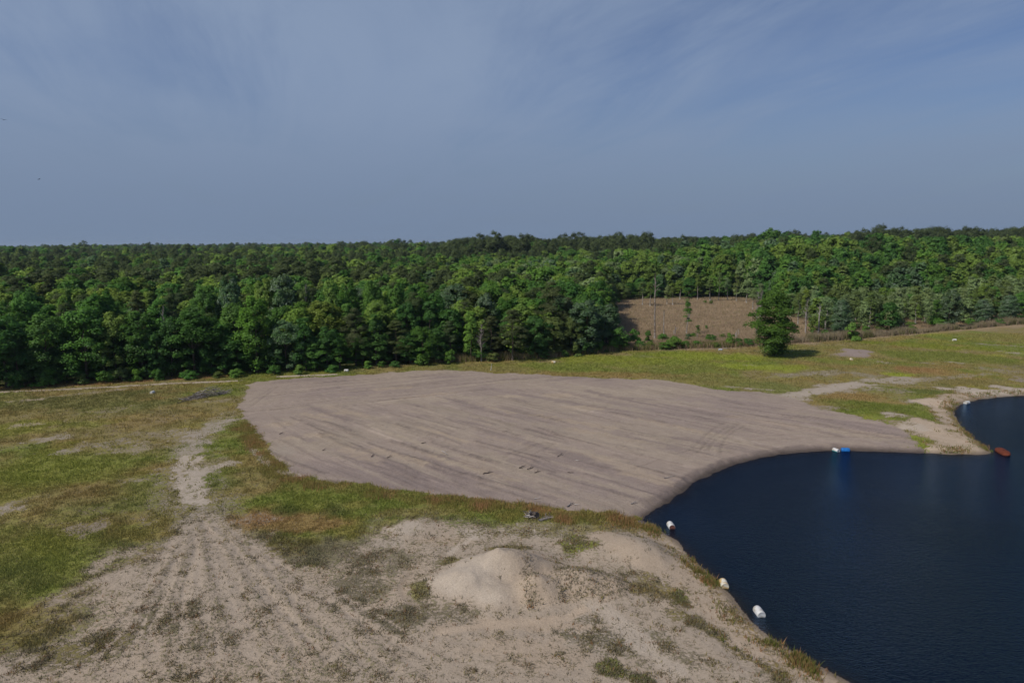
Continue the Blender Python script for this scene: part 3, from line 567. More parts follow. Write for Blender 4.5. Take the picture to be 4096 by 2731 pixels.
blades('dry_reeds', p, hh, np.full(len(p), .13), cc, 3, .35, .1, 'band of tall dry reeds between the far grass and the thin wood', tip=C(.40, .32, .22))
p = along([(1650, 1455), (1900, 1447), (2100, 1440), (2300, 1424), (2480, 1404), (2700, 1397), (2950, 1390), (3150, 1376)], 7000, .2, 6.0)
hh = .9 + 1.2 * fbm(p[:, 0], p[:, 1], 4, 2, 3); cc = np.where(RNG.random((len(p), 1)) < .62, C(.36, .265, .165), GREEN * .95) * (.7 + .6 * RNG.random((len(p), 1)))
blades('verge_grass', p, hh, np.full(len(p), .14), cc, 3, .45, .15, 'tall mixed dry and green grass along the edge of the wood and clearing')

# ------------------------------------------------------------------ trees
def leaf_mat(name, src):
    m, nt = nodes(name)
    if src == 'OBJ': n = N(nt, 'ShaderNodeObjectInfo'); col, al = n.outputs['Color'], n.outputs['Alpha']
    else: n = attr(nt, 'tint', 'INSTANCER'); col, al = n.outputs['Color'], n.outputs['Alpha']
    lv = attr(nt, 'lv').outputs['Fac']
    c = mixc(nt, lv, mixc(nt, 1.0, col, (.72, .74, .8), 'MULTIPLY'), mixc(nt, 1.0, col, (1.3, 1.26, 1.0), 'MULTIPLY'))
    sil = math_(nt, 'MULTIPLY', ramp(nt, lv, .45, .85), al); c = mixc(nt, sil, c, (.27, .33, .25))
    d = N(nt, 'ShaderNodeBsdfDiffuse'); t = N(nt, 'ShaderNodeBsdfTranslucent'); nt.links.new(c, d.inputs[0]); nt.links.new(mixc(nt, 1.0, c, (.9, 1.1, .5), 'MULTIPLY'), t.inputs[0])
    vt = N(nt, 'ShaderNodeVectorTransform', vector_type='NORMAL', convert_from='OBJECT', convert_to='WORLD'); nt.links.new(attr(nt, 'nv').outputs['Vector'], vt.inputs[0]); nt.links.new(vt.outputs[0], d.inputs['Normal'])
    x = N(nt, 'ShaderNodeMixShader', n_0=.30); nt.links.new(d.outputs[0], x.inputs[1]); nt.links.new(t.outputs[0], x.inputs[2])
    gl = N(nt, 'ShaderNodeBsdfGlossy', i_Roughness=.5); y = N(nt, 'ShaderNodeMixShader', n_0=.015); nt.links.new(x.outputs[0], y.inputs[1]); nt.links.new(gl.outputs[0], y.inputs[2]); out(nt, y.outputs[0]); return m
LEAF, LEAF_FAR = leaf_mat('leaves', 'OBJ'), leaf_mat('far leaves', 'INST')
BARK = simple_mat('bark', (.13, .105, .08), .9, .35, 3, .1, bmp=.4)
PALEBARK = simple_mat('pale bark', (.40, .37, .32), .85, .3, 2, .15, bmp=.3, col2=(.22, .19, .16))
DEADWOOD = simple_mat('weathered wood', (.34, .30, .26), .9, .3, 1.5, .1, bmp=.4, col2=(.2, .15, .11))
def unit(v): return v / (np.linalg.norm(v, axis=-1, keepdims=True) + 1e-9)
def leaf_quads(C_, nrm, size, rng, asp=.75, lv=None):
    n = len(C_); r = unit(rng.normal(size=(n, 3))); a = unit(np.cross(nrm, r)); b = np.cross(nrm, a); s = size[:, None] * .5
    v = np.stack([C_ - a * s, C_ - b * s * asp, C_ + a * s, C_ + b * s * asp], 1).reshape(-1, 3)
    lv = rng.random(n) if lv is None else lv
    return v, np.arange(len(v)).reshape(-1, 4), np.repeat(lv, 4)
def crown(name, kind, seed, q=1.0):
    rng = np.random.default_rng(seed); cs = []; rc = []; H = 1.0
    if kind == 'broad':                         # 14 m tall, 7.5 m wide
        nc = 84
        t = rng.random(nc) ** .8; prof = np.sin(np.pi * np.clip(.10 + t * .83, 0, 1)) ** .75
        lob = 1 + .28 * np.sin(np.arange(nc) * 2.4 + seed)
        a = np.arange(nc) * 2.39996 + rng.normal(0, .3, nc); r = 3.5 * prof * lob * rng.uniform(.55, 1.0, nc)
        cs = np.stack([r * np.cos(a), r * np.sin(a), .9 + 12.3 * t], -1); rc = rng.uniform(.7, 1.35, nc) * (1 - .25 * t); flat, nl, sz = 1.1, int(125 * q), .37
    elif kind == 'lone':                        # dense from the ground up, widest above the middle
        nc = 170; t = rng.random(nc); prof = np.interp(t, [0, .12, .3, .5, .75, .92, 1], [.22, .5, .85, 1.0, .85, .5, .2]); a = np.arange(nc) * 2.39996 + rng.normal(0, .3, nc); r = 3.6 * prof * rng.uniform(.35, 1.05, nc) * (1 + .15 * np.sin(2 * a + 9 * t))
        cs = np.stack([r * np.cos(a), r * np.sin(a), .4 + 13.4 * t], -1); rc = rng.uniform(.75, 1.35, nc) * (1 - .2 * t); flat, nl, sz = .95, int(150 * q), .30
    elif kind == 'oval':                        # narrow, pointed, 14 m
        nc = 62; t = rng.random(nc) ** .9; prof = np.clip(1.15 - t, 0, 1) ** .7 * np.clip(t * 6 + .45, 0, 1)
        a = np.arange(nc) * 2.39996 + rng.normal(0, .4, nc); r = 2.7 * prof * rng.uniform(.5, 1.05, nc)
        cs = np.stack([r * np.cos(a), r * np.sin(a), 1.0 + 12.4 * t], -1); rc = rng.uniform(.55, 1.05, nc) * (1 - .35 * t); flat, nl, sz = 1.25, int(120 * q), .34
    elif kind == 'pine':                        # 16 m, clear trunk below
        nc = 60; t = rng.random(nc) ** .95; prof = np.clip(1.05 - t, 0, 1) ** .62 * np.clip(t * 5 + .55, 0, 1)
        a = np.arange(nc) * 2.39996 + rng.normal(0, .5, nc); r = 3.6 * prof * rng.uniform(.3, 1.1, nc)
        cs = np.stack([r * np.cos(a), r * np.sin(a), 4.2 + 11.4 * t + .12 * r], -1); rc = rng.uniform(.65, 1.25, nc) * (1 - .3 * t); flat, nl, sz = .8, int(150 * q), .38
    elif kind == 'flatpine':                    # old pine: clear trunk, rounded tufted head
        nc = 34; t = rng.random(nc); a = np.arange(nc) * 2.39996; prof = np.sin(np.pi * np.clip(.22 + .7 * t, 0, 1)) ** .6
        r = 3.3 * prof * rng.uniform(.3, 1.15, nc); cs = np.stack([r * np.cos(a), r * np.sin(a), 10.2 + 5.4 * t], -1); rc = rng.uniform(.8, 1.35, nc); flat, nl, sz = .8, int(150 * q), .40
    elif kind == 'slim':                        # thin airy sapling, 11 m
        nc = 24; t = rng.random(nc) ** .8; a = rng.uniform(0, 6.28, nc); r = 1.3 * np.clip(1.1 - t, 0.1, 1) ** .8 * rng.uniform(.25, 1.1, nc)
        cs = np.stack([r * np.cos(a), r * np.sin(a), 3.9 + 6.9 * t], -1); rc = rng.uniform(.4, .85, nc); flat, nl, sz = 1.15, int(75 * q), .25
    else:                                       # bush, 2.4 m
        nc = 24; a = rng.uniform(0, 6.28, nc); t = rng.random(nc); r = 1.35 * np.sqrt(1 - t * .75) * rng.uniform(.2, 1.05, nc)
        cs = np.stack([r * np.cos(a), r * np.sin(a), .25 + 1.75 * t], -1); rc = rng.uniform(.3, .62, nc); flat, nl, sz = .75, int(110 * q), .19
    n = nc * nl; k = np.repeat(np.arange(nc), nl); d = unit(rng.normal(size=(n, 3))); d[:, 2] = np.abs(d[:, 2]) * 1.1 - .3; d = unit(d)
    out_ = unit(np.c_[cs[k, :2], np.zeros(n)]); rr = rc[k] * rng.uniform(.55, 1.12, n) * (1 + .25 * rng.normal(size=n) * (rng.random(n) < .3))
    p = cs[k] + d * rr[:, None] * np.array([1, 1, flat])
    p[:, 2] = np.maximum(p[:, 2], .15)
    nrm = unit(d * .8 + out_ * .3 + np.array([0, 0, .35]) + rng.normal(size=(n, 3)) * .6)
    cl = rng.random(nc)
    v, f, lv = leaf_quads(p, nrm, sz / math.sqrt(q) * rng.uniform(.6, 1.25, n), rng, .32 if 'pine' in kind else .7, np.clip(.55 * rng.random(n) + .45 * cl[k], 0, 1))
    ns = unit(d * .6 + out_ * .3 + np.array([0, 0, .8]) + rng.normal(size=(n, 3)) * .22)
    return npmesh(name, v, f, False, {'lv': lv, 'nv': np.repeat(ns, 4, 0)})
def trunk(name, kind, seed):
    r = random.Random(seed); m = MB()
    H, rad = {'broad': (12, .24), 'oval': (12.5, .19), 'pine': (15, .20), 'flatpine': (15, .24), 'slim': (10.5, .14), 'lone': (12, .28), 'bush': (1.6, .05)}[kind]
    pts = [Vector((r.uniform(-.03, .03) * H * (i / 7), r.uniform(-.03, .03) * H * (i / 7), H * i / 7 - (.3 if i == 0 else 0))) for i in range(8)]
    m.tube(pts, [rad * (1 - .85 * i / 7) * (1.35 if i == 0 else 1) for i in range(8)], 8)
    for k in range({'lone': 12, 'broad': 9, 'oval': 7, 'pine': 14, 'flatpine': 12, 'slim': 7, 'bush': 5}[kind]):
        t = r.uniform({'lone': .1, 'broad': .25, 'oval': .2, 'pine': .3, 'flatpine': .62, 'slim': .4, 'bush': .1}[kind], .9); i = min(int(t * 7), 6); b = pts[i].lerp(pts[i + 1], t * 7 - i); a = r.uniform(0, 6.28)
        L = {'lone': 2.9, 'broad': 2.9, 'oval': 1.9, 'pine': 2.4, 'flatpine': 2.6, 'slim': 1.0, 'bush': 1.0}[kind] * r.uniform(.6, 1) * (1.15 - .7 * t); up = {'lone': .6, 'broad': .8, 'oval': .7, 'pine': .12, 'flatpine': .4, 'slim': .7, 'bush': .9}[kind]
        e = b + Vector((math.cos(a) * L, math.sin(a) * L, up * L)); m.tube(bent(b, e, 4, .06, r), [rad * .34, rad * .27, rad * .18, rad * .08], 5)
    return m.mesh(name)
PROTO = {}
for kind, ns in (('broad', 5), ('oval', 3), ('pine', 4), ('flatpine', 2), ('slim', 4), ('bush', 4), ('lone', 1)):
    PROTO[kind] = [(crown(f'{kind}_crown', kind, 100 + 13 * s + len(kind), 1.0), trunk(f'{kind}_trunk', kind, 50 + s)) for s in range(ns)]
    for c_, t_ in PROTO[kind]: c_.materials.append(LEAF); t_.materials.append(PALEBARK if kind == 'slim' else BARK)
BASEH = {'broad': 14.2, 'oval': 14.2, 'pine': 16.0, 'flatpine': 16.2, 'slim': 11.3, 'bush': 2.35, 'lone': 14.3}
BASEW = {'broad': 8.6, 'oval': 6.2, 'pine': 8.0, 'flatpine': 7.5, 'slim': 3.4, 'bush': 3.2, 'lone': 9.0}
TINT = {'mid': ((.108, .235, .048), 0), 'deep': ((.075, .180, .040), 0), 'yellow': ((.205, .305, .064), 0), 'bright': ((.145, .285, .050), 0), 'silver': ((.112, .205, .080), 1.0), 'pine': ((.095, .130, .052), 0), 'olive': ((.168, .230, .066), 0), 'airy': ((.245, .335, .135), .5)}
TREES = []
def tree(kind, x, y, H, tint, W=None, row='', z=None, seed=None, extra=''):
    r = random.Random(seed if seed is not None else int(x * 131 + y * 977)); k = r.randrange(len(PROTO[kind])); c_, t_ = PROTO[kind][k]
    s = H / BASEH[kind]; sw = (W / BASEW[kind]) if W else s * r.uniform(.98, 1.32)
    nm = {'lone': 'broadleaf_tree', 'broad': 'broadleaf_tree', 'oval': 'broadleaf_tree', 'pine': 'pine_tree', 'flatpine': 'pine_tree', 'slim': 'sapling_tree', 'bush': 'bush'}[kind]
    z = float(height(x, y)) if z is None else z
    o = root(nm, (x, y, z - .05), '', 'bush' if kind == 'bush' else 'tree', None, r.uniform(0, 6.28), (sw, sw, s)); o.rotation_euler[0] = r.gauss(0, .02); o.rotation_euler[1] = r.gauss(0, .02)
    c = link('foliage' if kind == 'bush' else 'crown', c_, o); b = link('stem' if kind == 'bush' else 'trunk', t_, o)
    g, al = TINT[tint]; f = r.uniform(.85, 1.18); c.color = (g[0] * f * r.uniform(.9, 1.12), g[1] * f, g[2] * f * r.uniform(.85, 1.15), al * r.uniform(.6, 1))
    TREES.append((o, kind, tint, row, x, y, H, extra)); return o
def tree_px(kind, px, by, ty, tint, wpx=None, row='', extra=''):
    p = on1(px, by); dz = depth_of(p)
    # height so that the top meets row ty
    tx = ray(px, ty); H = CAM_H + tx[2] / tx[1] * p[1] - p[2]
    return tree(kind, p[0], p[1], max(H, .6), tint, wpx / FPX * dz if wpx else None, row, extra=extra)
FRONT = "at the wood's front edge"
for a in [('broad', 30, 1548, 1262, 'deep', 200), ('broad', 190, 1538, 1255, 'mid', 170), ('broad', 350, 1526, 1225, 'mid', 190), ('broad', 470, 1518, 1238, 'yellow', 130), ('broad', 575, 1512, 1240, 'deep', 180), ('broad', 690, 1506, 1262, 'deep', 130), ('broad', 780, 1502, 1224, 'deep', 180), ('oval', 900, 1496, 1290, 'deep', 120), ('broad', 1030, 1490, 1180, 'bright', 150), ('broad', 955, 1492, 1330, 'mid', 140),
          ('broad', 1150, 1484, 1262, 'silver', 130), ('broad', 1262, 1482, 1345, 'bright', 120), ('oval', 1360, 1477, 1330, 'bright', 90), ('pine', 1425, 1463, 1232, 'pine', 150), ('pine', 1585, 1458, 1280, 'pine', 150), ('oval', 1505, 1460, 1250, 'deep', 110), ('broad', 1690, 1454, 1300, 'mid', 120), ('pine', 1806, 1444, 1282, 'pine', 110), ('oval', 1884, 1444, 1240, 'bright', 80), ('pine', 2050, 1441, 1236, 'pine', 170), ('pine', 1962, 1440, 1262, 'pine', 130),
          ('broad', 2140, 1430, 1250, 'deep', 120), ('broad', 2215, 1424, 1255, 'olive', 120), ('broad', 2282, 1418, 1266, 'olive', 90), ('broad', 2345, 1412, 1190, 'silver', 150), ('broad', 2425, 1398, 1212, 'silver', 130), ('oval', 1225, 1484, 1265, 'deep', 110), ('oval', 80, 1545, 1310, 'mid', 110), ('oval', 270, 1530, 1300, 'deep', 120), ('oval', 1100, 1486, 1310, 'deep', 110), ('oval', 2320, 1414, 1260, 'deep', 90), ('oval', 1750, 1450, 1300, 'deep', 90), ('broad', -90, 1556, 1240, 'mid', 190), ('oval', 850, 1499, 1300, 'deep', 100), ('broad', 640, 1509, 1290, 'deep', 110), ('broad', 420, 1520, 1300, 'deep', 120), ('broad', 1310, 1480, 1300, 'deep', 110), ('broad', 1450, 1462, 1330, 'deep', 100), ('broad', 1640, 1454, 1330, 'deep', 100), ('oval', 1925, 1441, 1320, 'deep', 80)]:
    tree_px(a[0], a[1], a[2], a[3], a[4], a[5] * (1.0 if a[0] == 'pine' else 1.2), row=FRONT)
SECOND = "behind the wood's front row"
for a in [('broad', 1160, 1440, 1092, 'silver', 150), ('oval', 1327, 1440, 1112, 'yellow', 110), ('broad', 1410, 1430, 1120, 'mid', 120), ('broad', 1500, 1425, 1120, 'mid', 130), ('broad', 1580, 1420, 1125, 'bright', 120), ('broad', 1830, 1405, 1132, 'silver', 180), ('broad', 1690, 1420, 1150, 'bright', 120), ('broad', 1950, 1410, 1170, 'silver', 120), ('broad', 2235, 1385, 1178, 'silver', 140), ('broad', 2110, 1395, 1190, 'bright', 120),
          ('oval', 290, 1470, 1160, 'bright', 110), ('broad', 120, 1480, 1170, 'mid', 150), ('broad', 430, 1470, 1150, 'mid', 130), ('pine', 700, 1460, 1150, 'pine', 130), ('broad', 830, 1455, 1130, 'mid', 140), ('broad', 930, 1450, 1100, 'silver', 130), ('broad', 1060, 1445, 1110, 'yellow', 120), ('pine', 560, 1465, 1160, 'pine', 130), ('broad', 1240, 1435, 1140, 'olive', 110), ('broad', 2330, 1375, 1175, 'mid', 120), ('broad', 2400, 1370, 1190, 'deep', 110), ('broad', 2020, 1400, 1190, 'mid', 120), ('broad', 20, 1490, 1190, 'mid', 150), ('broad', 1760, 1410, 1190, 'deep', 120), ('broad', 2440, 1340, 1185, 'olive', 60)]:
    tree_px(*a, row=SECOND)
# lone tree on the grass
tree_px('lone', 3092, 1426, 1160, 'bright', 212, 'LONE')
LONE = TREES[-1][0]; LONE.children[0].color = (.100, .192, .032, 0)
THIN = 'in the thin wood behind the reeds'
for a in [('lone', 3356, 1345, 1198, 'silver', 92), ('broad', 3791, 1312, 1152, 'silver', 95), ('lone', 3922, 1300, 1196, 'silver', 84), ('lone', 4030, 1290, 1180, 'silver', 88), ('oval', 3420, 1320, 1235, 'olive', 50), ('pine', 3815, 1312, 1210, 'pine', 60), ('oval', 3740, 1305, 1195, 'mid', 70), ('broad', 4090, 1285, 1160, 'mid', 110)]:
    tree_px(*a, row=THIN)
rt = random.Random(12)
for px, by, ty in [(3191, 1300, 1160), (3221, 1330, 1150), (3300, 1325, 1180), (3420, 1290, 1160), (3476, 1312, 1165), (3500, 1300, 1160), (3555, 1305, 1165), (3560, 1298, 1150), (3612, 1300, 1175), (3640, 1270, 1150), (3930, 1262, 1130), (4025, 1262, 1140), (3700, 1290, 1150), (3260, 1290, 1160), (3330, 1280, 1150), (3380, 1270, 1140), (3850, 1280, 1150), (3160, 1270, 1170), (3230, 1275, 1155), (3590, 1275, 1150), (3660, 1300, 1170), (3880, 1290, 1160), (3960, 1285, 1150), (3450, 1275, 1145), (3525, 1270, 1140)]:
    tree_px('slim', px, by, ty, rt.choice(['airy', 'airy', 'yellow', 'olive']), rt.uniform(50, 85), THIN)
CB = "along the clearing's far edge"
for px, by, ty, k in [(2570, 1222, 1120, 'slim'), (2600, 1225, 1125, 'slim'), (2668, 1218, 1140, 'slim'), (2690, 1220, 1145, 'slim'), (2720, 1198, 1120, 'slim'), (2790, 1200, 1100, 'slim'), (2840, 1205, 1110, 'slim'), (2875, 1203, 1080, 'slim'), (2910, 1200, 1110, 'slim'), (2945, 1206, 1095, 'slim'), (2985, 1212, 1120, 'slim'), (3010, 1240, 1150, 'slim'), (3040, 1230, 1130, 'slim'), (2485, 1200, 1130, 'broad'), (2520, 1196, 1130, 'broad'), (2560, 1193, 1110, 'broad'), (2630, 1192, 1105, 'broad'), (2755, 1192, 1105, 'broad'), (2430, 1225, 1160, 'broad')]:
    tree_px(k, px, by, ty, rt.choice(['airy', 'olive', 'yellow']) if k == 'slim' else rt.choice(['mid', 'deep', 'olive']), rt.uniform(38, 60) if k == 'slim' else 75, CB)
tree_px('slim', 2745, 1337, 1192, 'mid', 56, 'SKINNY'); tree_px('slim', 2789, 1352, 1298, 'mid', 34, 'SHORTSAP')
# bushes
BU = 'at the foot of the wood'
for px, by, ty, t, w in [(200, 1545, 1472, 'bright', 90), (60, 1556, 1490, 'deep', 80), (330, 1538, 1500, 'olive', 60), (410, 1533, 1475, 'bright', 60), (480, 1528, 1470, 'olive', 80), (550, 1524, 1478, 'bright', 55), (640, 1520, 1465, 'deep', 80), (760, 1516, 1470, 'mid', 90), (870, 1510, 1478, 'olive', 60), (960, 1508, 1475, 'bright', 60), (1110, 1500, 1465, 'mid', 55), (1200, 1496, 1452, 'yellow', 75), (1320, 1488, 1462, 'mid', 60), (1460, 1474, 1440, 'bright', 50), (1580, 1468, 1435, 'deep', 60), (1690, 1462, 1420, 'bright', 60), (1800, 1456, 1405, 'bright', 60), (1990, 1446, 1415, 'olive', 60), (2180, 1434, 1400, 'mid', 60), (2300, 1424, 1380, 'olive', 60),
                         (2400, 1412, 1360, 'mid', 60), (2472, 1402, 1325, 'mid', 80), (2535, 1385, 1328, 'mid', 45), (2585, 1372, 1320, 'mid', 45), (2640, 1362, 1322, 'mid', 50), (2440, 1404, 1350, 'bright', 50), (1350, 1484, 1455, 'mid', 50), (1530, 1470, 1445, 'mid', 40), (2250, 1428, 1398, 'mid', 45)]:
    k_ = .75 + .6 * (math.sin(px * 12.9898) * 43758.5453 % 1); tree_px('bush', px + 14 * math.sin(px), by, by - (by - ty) * k_, t, w * (.8 + .5 * (math.sin(px * 7.13) * 437.5 % 1)), BU)
CL = "at the clearing's near side"
for px, by, ty, t, w in [(2700, 1395, 1340, 'bright', 80), (2662, 1398, 1362, 'mid', 60), (2752, 1362, 1333, 'silver', 32), (2740, 1392, 1360, 'mid', 60), (2840, 1365, 1335, 'mid', 60), (2600, 1392, 1362, 'olive', 50), (2560, 1396, 1358, 'mid', 60), (2790, 1388, 1360, 'mid', 55), (2860, 1390, 1366, 'olive', 50), (2990, 1384, 1350, 'mid', 50), (2890, 1352, 1332, 'olive', 36), (2770, 1350, 1330, 'mid', 40), (2920, 1385, 1326, 'bright', 50), (2955, 1386, 1350, 'mid', 40), (2825, 1317, 1298, 'mid', 14), (2820, 1212, 1200, 'mid', 22), (2845, 1216, 1200, 'olive', 20)]:
    tree_px('bush', px, by, ty, t, w, CL)
TH2 = 'among the far reeds'
for px, by, ty, t, w in [(3408, 1362, 1288, 'bright', 75), (3520, 1322, 1280, 'olive', 52), (3744, 1310, 1266, 'bright', 85), (3460, 1335, 1300, 'mid', 50), (3250, 1342, 1318, 'mid', 18), (3640, 1318, 1285, 'yellow', 55), (3880, 1302, 1272, 'bright', 45), (3985, 1300, 1268, 'mid', 60), (3300, 1345, 1315, 'mid', 40), (4070, 1292, 1255, 'bright', 60)]:
    tree_px('bush', px, by, ty, t, w, TH2)

# fill: the rest of the wood; nearest ones become trees of their own
pine_zone = lambda x, y: fbm(x, y, 60, 3, 2)
cand = []
def blocked(x, y, m=0.0): return float(beyond(x, y)) < 1.5 + m or float(sdf(np.array(x), np.array(y), CLEAR)) < 1.5
rg = np.random.default_rng(21)
def scatter(y0, y1, sp):
    n = int((y1 * y1 - y0 * y0) * .92 / (sp * sp)); yy = np.sqrt(rg.uniform(y0 * y0, y1 * y1, n)); uu = rg.uniform(-.92, .92, n); return uu * yy, yy
pts = []
for a in [(125, 300, 3.5), (300, 520, 5.0), (520, 1000, 7.5), (1000, 2600, 13)]:
    x_, y_ = scatter(*a); pts.append(np.stack([x_, y_, np.full(len(x_), a[2])], -1))
pts = np.concatenate(pts); bz = beyond(pts[:, 0], pts[:, 1]); dc = np.full(len(pts), 99.); nr = pts[:, 1] < 420; dc[nr] = sdf(pts[nr, 0], pts[nr, 1], CLEARB)
pts = pts[(bz > 4 + 5 * (pts[:, 0] / pts[:, 1] > .36)) & (dc > 2)]
# thin the points on a grid so crowns keep their distance
keep = {}; sel = []
for k, (x_, y_, s_) in enumerate(pts):
    c = (int(x_ // s_), int(y_ // s_), s_)
    if c not in keep: keep[c] = k; sel.append(k)
pts = pts[sel]; fixed = np.array([(t[4], t[5]) for t in TREES if t[1] != 'bush'])
ok = np.ones(len(pts), bool); nr = pts[:, 1] < 330
dm = np.min(np.hypot(pts[nr, 0][:, None] - fixed[None, :, 0], pts[nr, 1][:, None] - fixed[None, :, 1]), 1); ok[np.where(nr)[0][dm < 2.6]] = False
pts = pts[ok]; x_, y_ = pts[:, 0], pts[:, 1]; uu = x_ / y_; B = beyond(x_, y_)
pz = fbm(x_, y_, 55, 3, 3); lz = fbm(x_, y_, 38, 1, 3); hz = fbm(x_, y_, 45, 5, 3)
Ht = 12.2 + 4.5 * (hz - .3) + rg.normal(0, 1.7, len(x_)) + np.clip((y_ - 170) / 330, 0, 1) * 2.6 + np.clip(B / 35, 0, 1) * 1.5
big_r = sm(300, 350, y_) * sm(.27, .40, uu); Ht += big_r * (7.0 + rg.normal(0, 2.6, len(x_))) + sm(330, 430, y_) * sm(.05, .30, uu) * (1 - big_r) * (5.5 + rg.normal(0, 1.4, len(x_)))
Ht += sm(480, 700, y_) * 2.0 + sm(450, 600, y_) * ((fbm(x_, y_, 160, 2, 3) - .5) * 9 + np.where(rg.random(len(x_)) < .09, rg.uniform(2, 6.5, len(x_)), 0))
ridge = ((uu > -.09) & (uu < .20) & (y_ > 520) & (y_ < 700)) | ((uu > .5) & (y_ > 560) & (y_ < 760)); Ht = np.where(ridge, np.maximum(Ht, 25.6 + 3.5 * sm(.1, .5, uu) + rg.normal(0, 2.6, len(x_))), Ht)
bigw = big_r > .5
thin = sm(.28, .36, uu) * sm(95, 45, B); Ht = Ht * (1 - .36 * thin)
pine = rg.random(len(x_)) < ((.10 + .75 * sm(.54, .66, pz) * sm(205, 240, y_)) * (1 - .85 * np.maximum(big_r * (y_ < 560), sm(.1, .3, uu) * (y_ < 500))) + .8 * ridge + .5 * sm(700, 1300, y_) * sm(.0, .2, uu)) * (1 - .8 * thin)
pick_t = rg.random(len(x_)); tint = np.where(pine, 'pine', np.where(lz + (pick_t - .5) * .5 > .60, 'yellow', np.where(pick_t < .24, 'deep', np.where(pick_t < .56, 'mid', np.where(pick_t < .72, 'bright', np.where(pick_t < .84, 'olive', 'silver'))))))
tint = np.where((thin > .5) & ~pine & (rg.random(len(x_)) < .8), np.where(rg.random(len(x_)) < .75, 'airy', 'olive'), tint)
light = sm(200, 250, y_) * sm(470, 380, y_) * sm(-.2, -.04, uu) * sm(.40, .3, uu); pine &= ~(rg.random(len(x_)) < light * .9)
lt = rg.random(len(x_)); tint = np.where((rg.random(len(x_)) < light * .95) & ~pine, np.where(lt < .4, 'yellow', np.where(lt < .72, 'bright', np.where(lt < .9, 'airy', 'silver'))), np.where(~pine & (tint == 'pine'), 'bright', tint))
kind = np.where(pine, np.where(y_ > 330, 'flatpine', 'pine'), np.where((thin > .5) & (rg.random(len(x_)) < .62), 'slim', np.where(rg.random(len(x_)) < .5, 'broad', 'oval')))
Ht = np.where(pine, Ht * 1.08 + .6, Ht); Ht = np.where(kind == 'slim', Ht * .85, Ht)
NIND = 292 - sum(1 for t in TREES if t[1] != 'bush')
show = Ht / y_ * np.where(np.abs(uu) < .78, 1, 0) * np.where(thin > .5, 1.15, 1) * np.clip(1 - B / 400, .3, 1)
order = np.argsort(-show)
for k in order[:NIND]:
    far = y_[k]; row = THIN if uu[k] > .36 else ('deeper inside the wood' if B[k] > 12 else SECOND)
    tree(str(kind[k]), float(x_[k]), float(y_[k]), float(Ht[k]), str(tint[k]), row=row)
rest = order[NIND:]

# far wood: one object, instanced
FARP = {}
for j, (kd, kk) in enumerate([('broad', 0), ('broad', 1), ('oval', 0), ('pine', 0), ('flatpine', 0), ('slim', 0), ('broad', 2), ('flatpine', 1)]):
    FARP[j] = (kd, crown(f'far_{kd}', kd, 300 + j, .42))
kj = np.zeros(len(rest), int); kr = kind[rest]; rr = rg.random(len(rest))
kj[kr == 'broad'] = np.array([0, 1, 6])[(rr[kr == 'broad'] * 3).astype(int)]; kj[kr == 'oval'] = 2; kj[kr == 'pine'] = 3; kj[kr == 'flatpine'] = np.array([4, 7])[(rr[kr == 'flatpine'] * 2).astype(int)]; kj[kr == 'slim'] = 5
fme = bpy.data.meshes.new('far_wood'); P3 = np.stack([x_[rest], y_[rest], np.zeros(len(rest))], -1); fme.vertices.add(len(rest)); fme.vertices.foreach_set('co', P3.astype(np.float32).ravel())
bh = np.array([BASEH[FARP[j][0]] for j in range(8)])[kj]; sz = Ht[rest] / bh; sxy = sz * rg.uniform(.9, 1.2, len(rest)) * np.where(pts[rest, 2] > 7, np.where(kr == 'flatpine', .8, 1.25), np.where(kr == 'flatpine', .65, np.where(kr == 'slim', 1.0, 1.18))) * np.where(bigw[rest], .92, 1)
tc = np.array([TINT[t][0] + (TINT[t][1],) for t in tint[rest]]); tc[:, :3] *= rg.uniform(.82, 1.2, (len(rest), 1)); tc[:, 3] *= rg.uniform(.4, 1, len(rest))
fme.attributes.new('kind_id', 'INT', 'POINT').data.foreach_set('value', kj.astype(np.int32))
fme.attributes.new('size', 'FLOAT_VECTOR', 'POINT').data.foreach_set('vector', np.stack([sxy, sxy, sz], -1).astype(np.float32).ravel())
fme.attributes.new('turn', 'FLOAT_VECTOR', 'POINT').data.foreach_set('vector', np.stack([0 * sz, 0 * sz, rg.uniform(0, 6.28, len(rest))], -1).astype(np.float32).ravel())
fme.attributes.new('tint', 'FLOAT_COLOR', 'POINT').data.foreach_set('color', tc.astype(np.float32).ravel())
fo = tag(link('far_wood', fme), 'mass of mixed trees stretching back to the horizon behind the nearer trees', kind='stuff')
ng = bpy.data.node_groups.new('spread trees', 'GeometryNodeTree'); ng.interface.new_socket('Geometry', in_out='INPUT', socket_type='NodeSocketGeometry'); ng.interface.new_socket('Geometry', in_out='OUTPUT', socket_type='NodeSocketGeometry')
gi_, go_ = ng.nodes.new('NodeGroupInput'), ng.nodes.new('NodeGroupOutput'); jn = ng.nodes.new('GeometryNodeJoinGeometry')
def named(nm, tp):
    n = ng.nodes.new('GeometryNodeInputNamedAttribute'); n.data_type = tp; n.inputs['Name'].default_value = nm; return n.outputs[0]
kid, siz, trn = named('kind_id', 'INT'), named('size', 'FLOAT_VECTOR'), named('turn', 'FLOAT_VECTOR')
e2r = ng.nodes.new('FunctionNodeEulerToRotation'); ng.links.new(trn, e2r.inputs[0])
